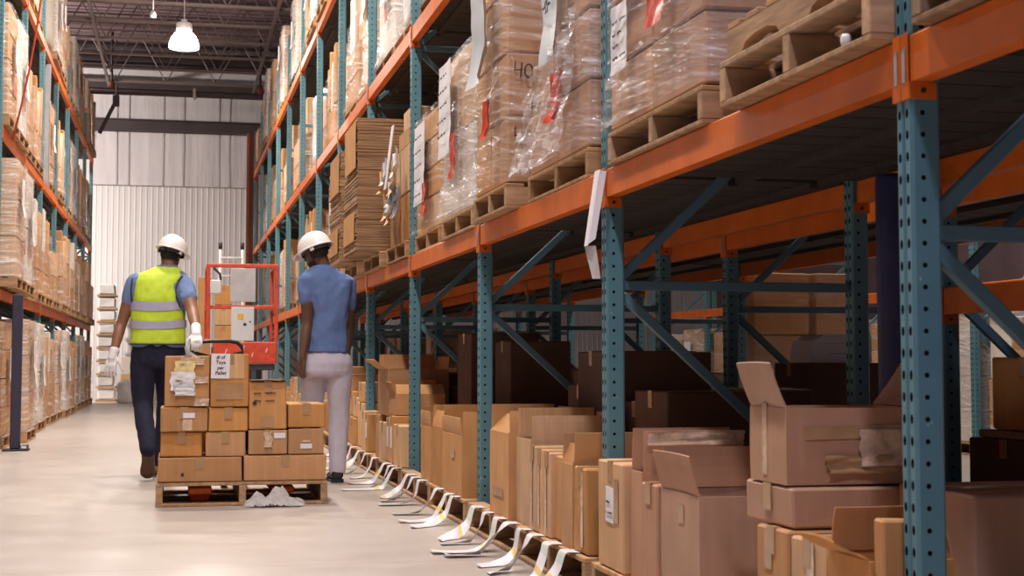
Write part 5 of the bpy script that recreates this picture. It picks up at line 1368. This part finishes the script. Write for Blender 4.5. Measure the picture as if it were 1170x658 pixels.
# ---- man in the yellow vest
def torso_rings(rows, Y, rot=0, grow=0, p=2.5, dep=1.0):
    out = []
    for u, v, hw, d in rows:
        a, b = pt(u - hw, v, Y), pt(u + hw, v, Y); out.append(ering((a + b) / 2, (b - a).length / 2 + grow, d * dep + grow, rot, p=p))
    return out
def man_vest():
    Y = 12.35
    base = pt(176, 546, 12.1); base.z = 0
    root = thing('person', (base.x, 12.2, 0), 0, 'person in yellow hi-vis vest, white hard hat and gloves pulling the pallet jack', 'person')
    off = Vector((base.x, 12.2, 0))
    def fin(o): o.location = -off; return o
    rows = [(191, 303, 11, .060), (190, 308, 14, .075), (187, 313, 26, .095), (184, 319, 31, .115), (183, 328, 32, .125), (182, 342, 31, .13), (181, 360, 30.0, .125), (180.5, 380, 29.5, .12), (180.5, 397, 30.5, .128), (180.5, 410, 30.5, .13)]
    # body
    mb = MB(); mb.loft(torso_rings([(u, v, hw * .86, d * .85) for u, v, hw, d in rows], Y))
    Hc = pt(195.5, 287, Y + .02)
    T, Rm = head(mb, Hc, PI - .62, .22, 0)
    mb.tube([pt(191, 312, Y), pt(193, 296, Y)], [.062, .056], 16)
    shL, elL, wrL = pt(154, 324, Y - .02), pt(139.5, 368, Y + .02), pt(129.5, 405, Y - .06)
    shR, elR, wrR = pt(211, 326, Y - .04), pt(219.5, 354, Y - .22), pt(224, 376, Y - .52)
    limb(mb, [shL, shL.lerp(elL, .5), elL, elL.lerp(wrL, .35) + Vector((-.004, 0, 0)), wrL], [.062, .056, .043, .045, .029])
    limb(mb, [shR, shR.lerp(elR, .5), elR, elR.lerp(wrR, .35), wrR], [.062, .060, .048, .047, .031])
    hpL, knL, anL = pt(166, 405, Y), pt(163.5, 462, Y - .06), pt(169, 514, Y - .42)
    hpR, knR, anR = pt(192, 405, Y), pt(190, 462, Y + .12), pt(183, 520, Y + .12)
    anR.z = .10
    limb(mb, [hpL, knL, anL], [.06, .045, .035]); limb(mb, [hpR, knR, anR], [.06, .045, .035])
    fin(remeshed('body', mb, 'skin1', root, .0075, 3))
    fin(hairpatch(root, T, -.085, .03))
    # shirt with sleeves
    mb = MB(); mb.loft(torso_rings([r for r in rows[:-1]], Y, grow=.006))
    limb(mb, [shL + Vector((.03, 0, .01)), shL, shL.lerp(elL, .40)], [.07, .074, .068]); limb(mb, [shR + Vector((-.03, 0, .01)), shR, shR.lerp(elR, .52)], [.07, .076, .072])
    def cut(q): return q
    fin(remeshed('shirt', mb, 'shirt1', root, .010, 4, .006, 14, 1))
    # vest
    vr = [(191, 305, 13, .078), (188.5, 309.5, 20, .098), (184, 314, 27.5, .118), (181.5, 320, 29.6, .132), (179.5, 330, 28.6, .142), (179.5, 342, 28.8, .147), (180, 350, 29.5, .147), (180.7, 360, 30.6, .145), (180.7, 378, 30.6, .142), (180.7, 393.5, 31.2, .148)]
    ve = fin(remeshed('vest', MB().loft(torso_rings(vr, Y, grow=.004)), 'vest', root, .009, 3, .006, 10, 5, (1, 1, .7)))
    def at_v(v):
        for a, b in zip(vr[:-1], vr[1:]):
            if a[1] <= v <= b[1]:
                t = (v - a[1]) / (b[1] - a[1]); return tuple(x + (y - x) * t for x, y in zip(a, b))
    for v0, v1 in ((344.5, 354.5), (366.5, 375)):
        rr_ = [torso_rings([at_v(v0 + (v1 - v0) * k / 4)], Y, grow=.0125)[0] for k in range(5)]
        rr_ = [[p + Vector((0, 0, .010 * math.sin((p.x) * 9) + .004 * noise.noise(p * 20))) for p in r] for r in rr_]
        b_ = MB().loft(rr_, cap=False).obj('reflective_band', 'band', ve, True, fix=False); b_.location = (0, 0, 0)
    rh = torso_rings([at_v(393.3)], Y, grow=.010)[0]
    MB().tube(rh + [rh[0]], .006, 6, False).obj('hem_piping', 'piping', ve, True)
    for P_ in ([pt(151.5, 318, Y - .10), pt(150, 326, Y - .11), pt(150, 338, Y - .10), pt(151.5, 348, Y - .06)], [pt(208.5, 315, Y - .085), pt(203.5, 321, Y - .125), pt(201.2, 330, Y - .135), pt(202, 340, Y - .14), pt(206, 351, Y - .12)]):
        MB().tube(crom(P_, 5), .006, 6).obj('arm_piping', 'piping', ve, True)
    # trousers
    mb = MB(); mb.loft(torso_rings([(180.7, 391, 29.0, .125), (180.7, 397, 30.0, .132), (180.5, 405, 31.3, .142), (180.5, 414, 31.5, .145), (181, 420, 30, .13)], Y))
    limb(mb, [hpL + Vector((-.008, 0, -.02)), hpL.lerp(knL, .5) + Vector((-.01, 0, 0)), knL, knL.lerp(anL, .5) + Vector((0, .02, 0)), anL], [.108, .100, .080, .073, .062], 18)
    limb(mb, [hpR + Vector((.004, 0, -.02)), hpR.lerp(knR, .5), knR, knR.lerp(anR, .5), anR], [.105, .096, .078, .068, .060], 18)
    fin(remeshed('trousers', mb, 'jeans', root, .011, 3, .007, 12, 9, (1, 1, .6)))
    # shoes: back foot pushed off on its toes, its sole turned to the camera
    toe = pt(168.5, 544, Y - .30); toe.z = .016; heel = pt(169.5, 520, Y - .42); heel.z = toe.z + .205
    fin(shoe(root, heel, toe, Vector((0, .9, .42)), .052, 'shoe_tan', 'sole'))
    hR = anR + Vector((0, -.05, 0)); hR.z = .006
    fin(shoe(root, hR, hR + Vector((-.01, .29, 0)), Vector((0, 0, 1)), .05, 'shoe_tan', 'sole'))
    # gloves
    mb = MB(); dL = (wrL - elL).normalized(); dL = (dL + Vector((-.02, -.05, -.1))).normalized()
    hand(mb, wrL, dL, Vector((.35, .9, 0)), Vector((.9, .2, 0)), .30, 1.12, .35, .0105)
    limb(mb, [wrL - dL * .035, wrL + dL * .03], [.040, .037])
    fin(remeshed('glove', mb, 'glove', root, .0045, 2, .002, 40, 2))
    mb = MB(); grip = pt(224.5, 390.6, 11.70); wR2 = wrR.lerp(grip, .16)
    dR = (grip + Vector((0, 0, .0)) - wR2).normalized()
    wR2 = grip - dR * .085 + Vector((0, -.03, .012))
    hand(mb, wR2, dR, Vector((0, .85, -.3)), Vector((-.9, 0, .2)), .72, 1.12, .1, .0105, 1.0)
    limb(mb, [wrR - (wrR - elR).normalized() * .03, wR2 + dR * .02], [.041, .037])
    fin(remeshed('glove', mb, 'glove', root, .0045, 2, .002, 40, 3))
    hh = hard_hat(root, pt(196.8, 286.5, Y + .005) + Vector((0, 0, .0)), PI - .62, .26, -.10, 1.0); hh.location = -off
    return root
man_vest()

def man_blue():
    Y = 11.5
    base = pt(384, 550, Y); base.z = 0
    off = Vector((base.x, Y, 0)); root = thing('person', off, 0, 'person in blue t-shirt, lilac-grey trousers and white hard hat walking beside the rack', 'person')
    def fin(o): o.location = -off; return o
    rot = .42
    rows = [(370, 303, 11, .055), (369, 308, 15, .08), (371, 313, 26, .095), (373.5, 319, 29, .108), (374.5, 328, 26, .118), (375.5, 342, 22.5, .12), (376, 360, 20.5, .118), (375, 380, 20.8, .115), (373.5, 397, 22.2, .12), (373, 403, 23, .125)]
    mb = MB(); mb.loft(torso_rings([(u, v, hw * .86, d * .85) for u, v, hw, d in rows], Y, .25))
    Hc = pt(361, 286, Y + .01)
    T, Rm = head(mb, Hc, PI + 1.02 + PI if 0 else -(PI / 2 + .62), .34, 0)
    mb.tube([pt(370, 312, Y), pt(366.5, 294, Y)], [.062, .056], 16)
    shL, elL, wrL = pt(351.5, 322, Y - .05), pt(351, 368, Y - .05), pt(345.5, 409, Y - .10)
    shR, elR, wrR = pt(397, 326, Y + .07), pt(398.5, 368, Y + .13), pt(398, 396, Y + .28)
    limb(mb, [shL, shL.lerp(elL, .5), elL, elL.lerp(wrL, .35), wrL], [.062, .054, .042, .043, .028])
    limb(mb, [shR, shR.lerp(elR, .5), elR, elR.lerp(wrR, .35), wrR], [.06, .052, .042, .042, .028])
    dL = Vector((-.10, -.02, -1)); hand(mb, wrL, dL, Vector((.75, .6, 0)), Vector((-.5, .8, 0)), .30, 1.0, .15)
    dR = (wrR - elR).normalized(); hand(mb, wrR, dR, Vector((-.9, .1, -.2)), Vector((0, .4, .9)), .45, 1.0, .1)
    hpL, knL, anL = pt(361, 410, Y), pt(357, 464, Y + .12), pt(357, 524, Y + .06)
    hpR, knR, anR = pt(387, 410, Y), pt(387.5, 470, Y + .0), pt(385.5, 532, Y)
    anL.z = .11; anR.z = .115
    limb(mb, [hpL, knL, anL], [.06, .045, .035]); limb(mb, [hpR, knR, anR], [.06, .045, .035])
    fin(remeshed('body', mb, 'skin2', root, .0062, 2))
    fin(hairpatch(root, T, -.075, .03, 1.04))
    # beard along the jaw
    mb = MB(); rg = []
    for j in range(6):
        z = -.125 + .075 * j / 5; rx = (.046, .056, .062, .066, .068, .071)[j]; yf = (.082, .094, .099, .099, .098, .097)[j]
        rg.append([T((math.cos(a) * rx, math.sin(a) * yf, z)) for a in [PI * (1.02 + .96 * k / 18) for k in range(19)]])
    # short beard only on the lower jaw
    mb.loft(rg[:4], cap=False, closed=False); fin(mb.obj('beard', 'hair', root, True))
    mb = MB(); mb.loft(torso_rings(rows, Y, .25, grow=.008))
    limb(mb, [shL + Vector((.04, 0, .012)), shL + Vector((.004, 0, 0)), shL.lerp(elL, .42)], [.072, .075, .066]); limb(mb, [shR + Vector((-.03, 0, .01)), shR, shR.lerp(elR, .52)], [.072, .072, .062])
    fin(remeshed('t_shirt', mb, 'shirt2', root, .010, 3, .014, 8, 11, (1, 1, .8)))
    mb = MB(); mb.loft(torso_rings([(374, 397, 20.5, .105), (374, 404, 22.4, .12), (374.5, 414, 27.5, .145), (373.5, 424, 28.5, .145), (373.5, 430, 27, .13)], Y, .2))
    limb(mb, [hpL + Vector((-.005, 0, -.03)), hpL.lerp(knL, .5) + Vector((-.01, 0, 0)), knL, knL.lerp(anL, .5), anL + Vector((0, 0, -.02))], [.112, .106, .086, .078, .070], 18)
    limb(mb, [hpR + Vector((.0, 0, -.03)), hpR.lerp(knR, .5), knR, knR.lerp(anR, .5), anR + Vector((0, 0, -.02))], [.104, .098, .080, .072, .064], 18)
    fin(remeshed('trousers', mb, 'trouser', root, .010, 3, 0.010, 8, 21, (1, 1, .5)))
    for a, dx in ((anL, -.10), (anR, -.02)):
        h_ = a + Vector((0, -.06, 0)); h_.z = .006
        fin(shoe(root, h_, h_ + Vector((dx, .285, 0)), Vector((0, 0, 1)), .052, 'shoe_black', 'black'))
    hh = hard_hat(root, pt(360, 284.5, Y + .0), -(PI / 2 + .62), .38, 0, 1.02); hh.location = -off
    return root
man_blue()
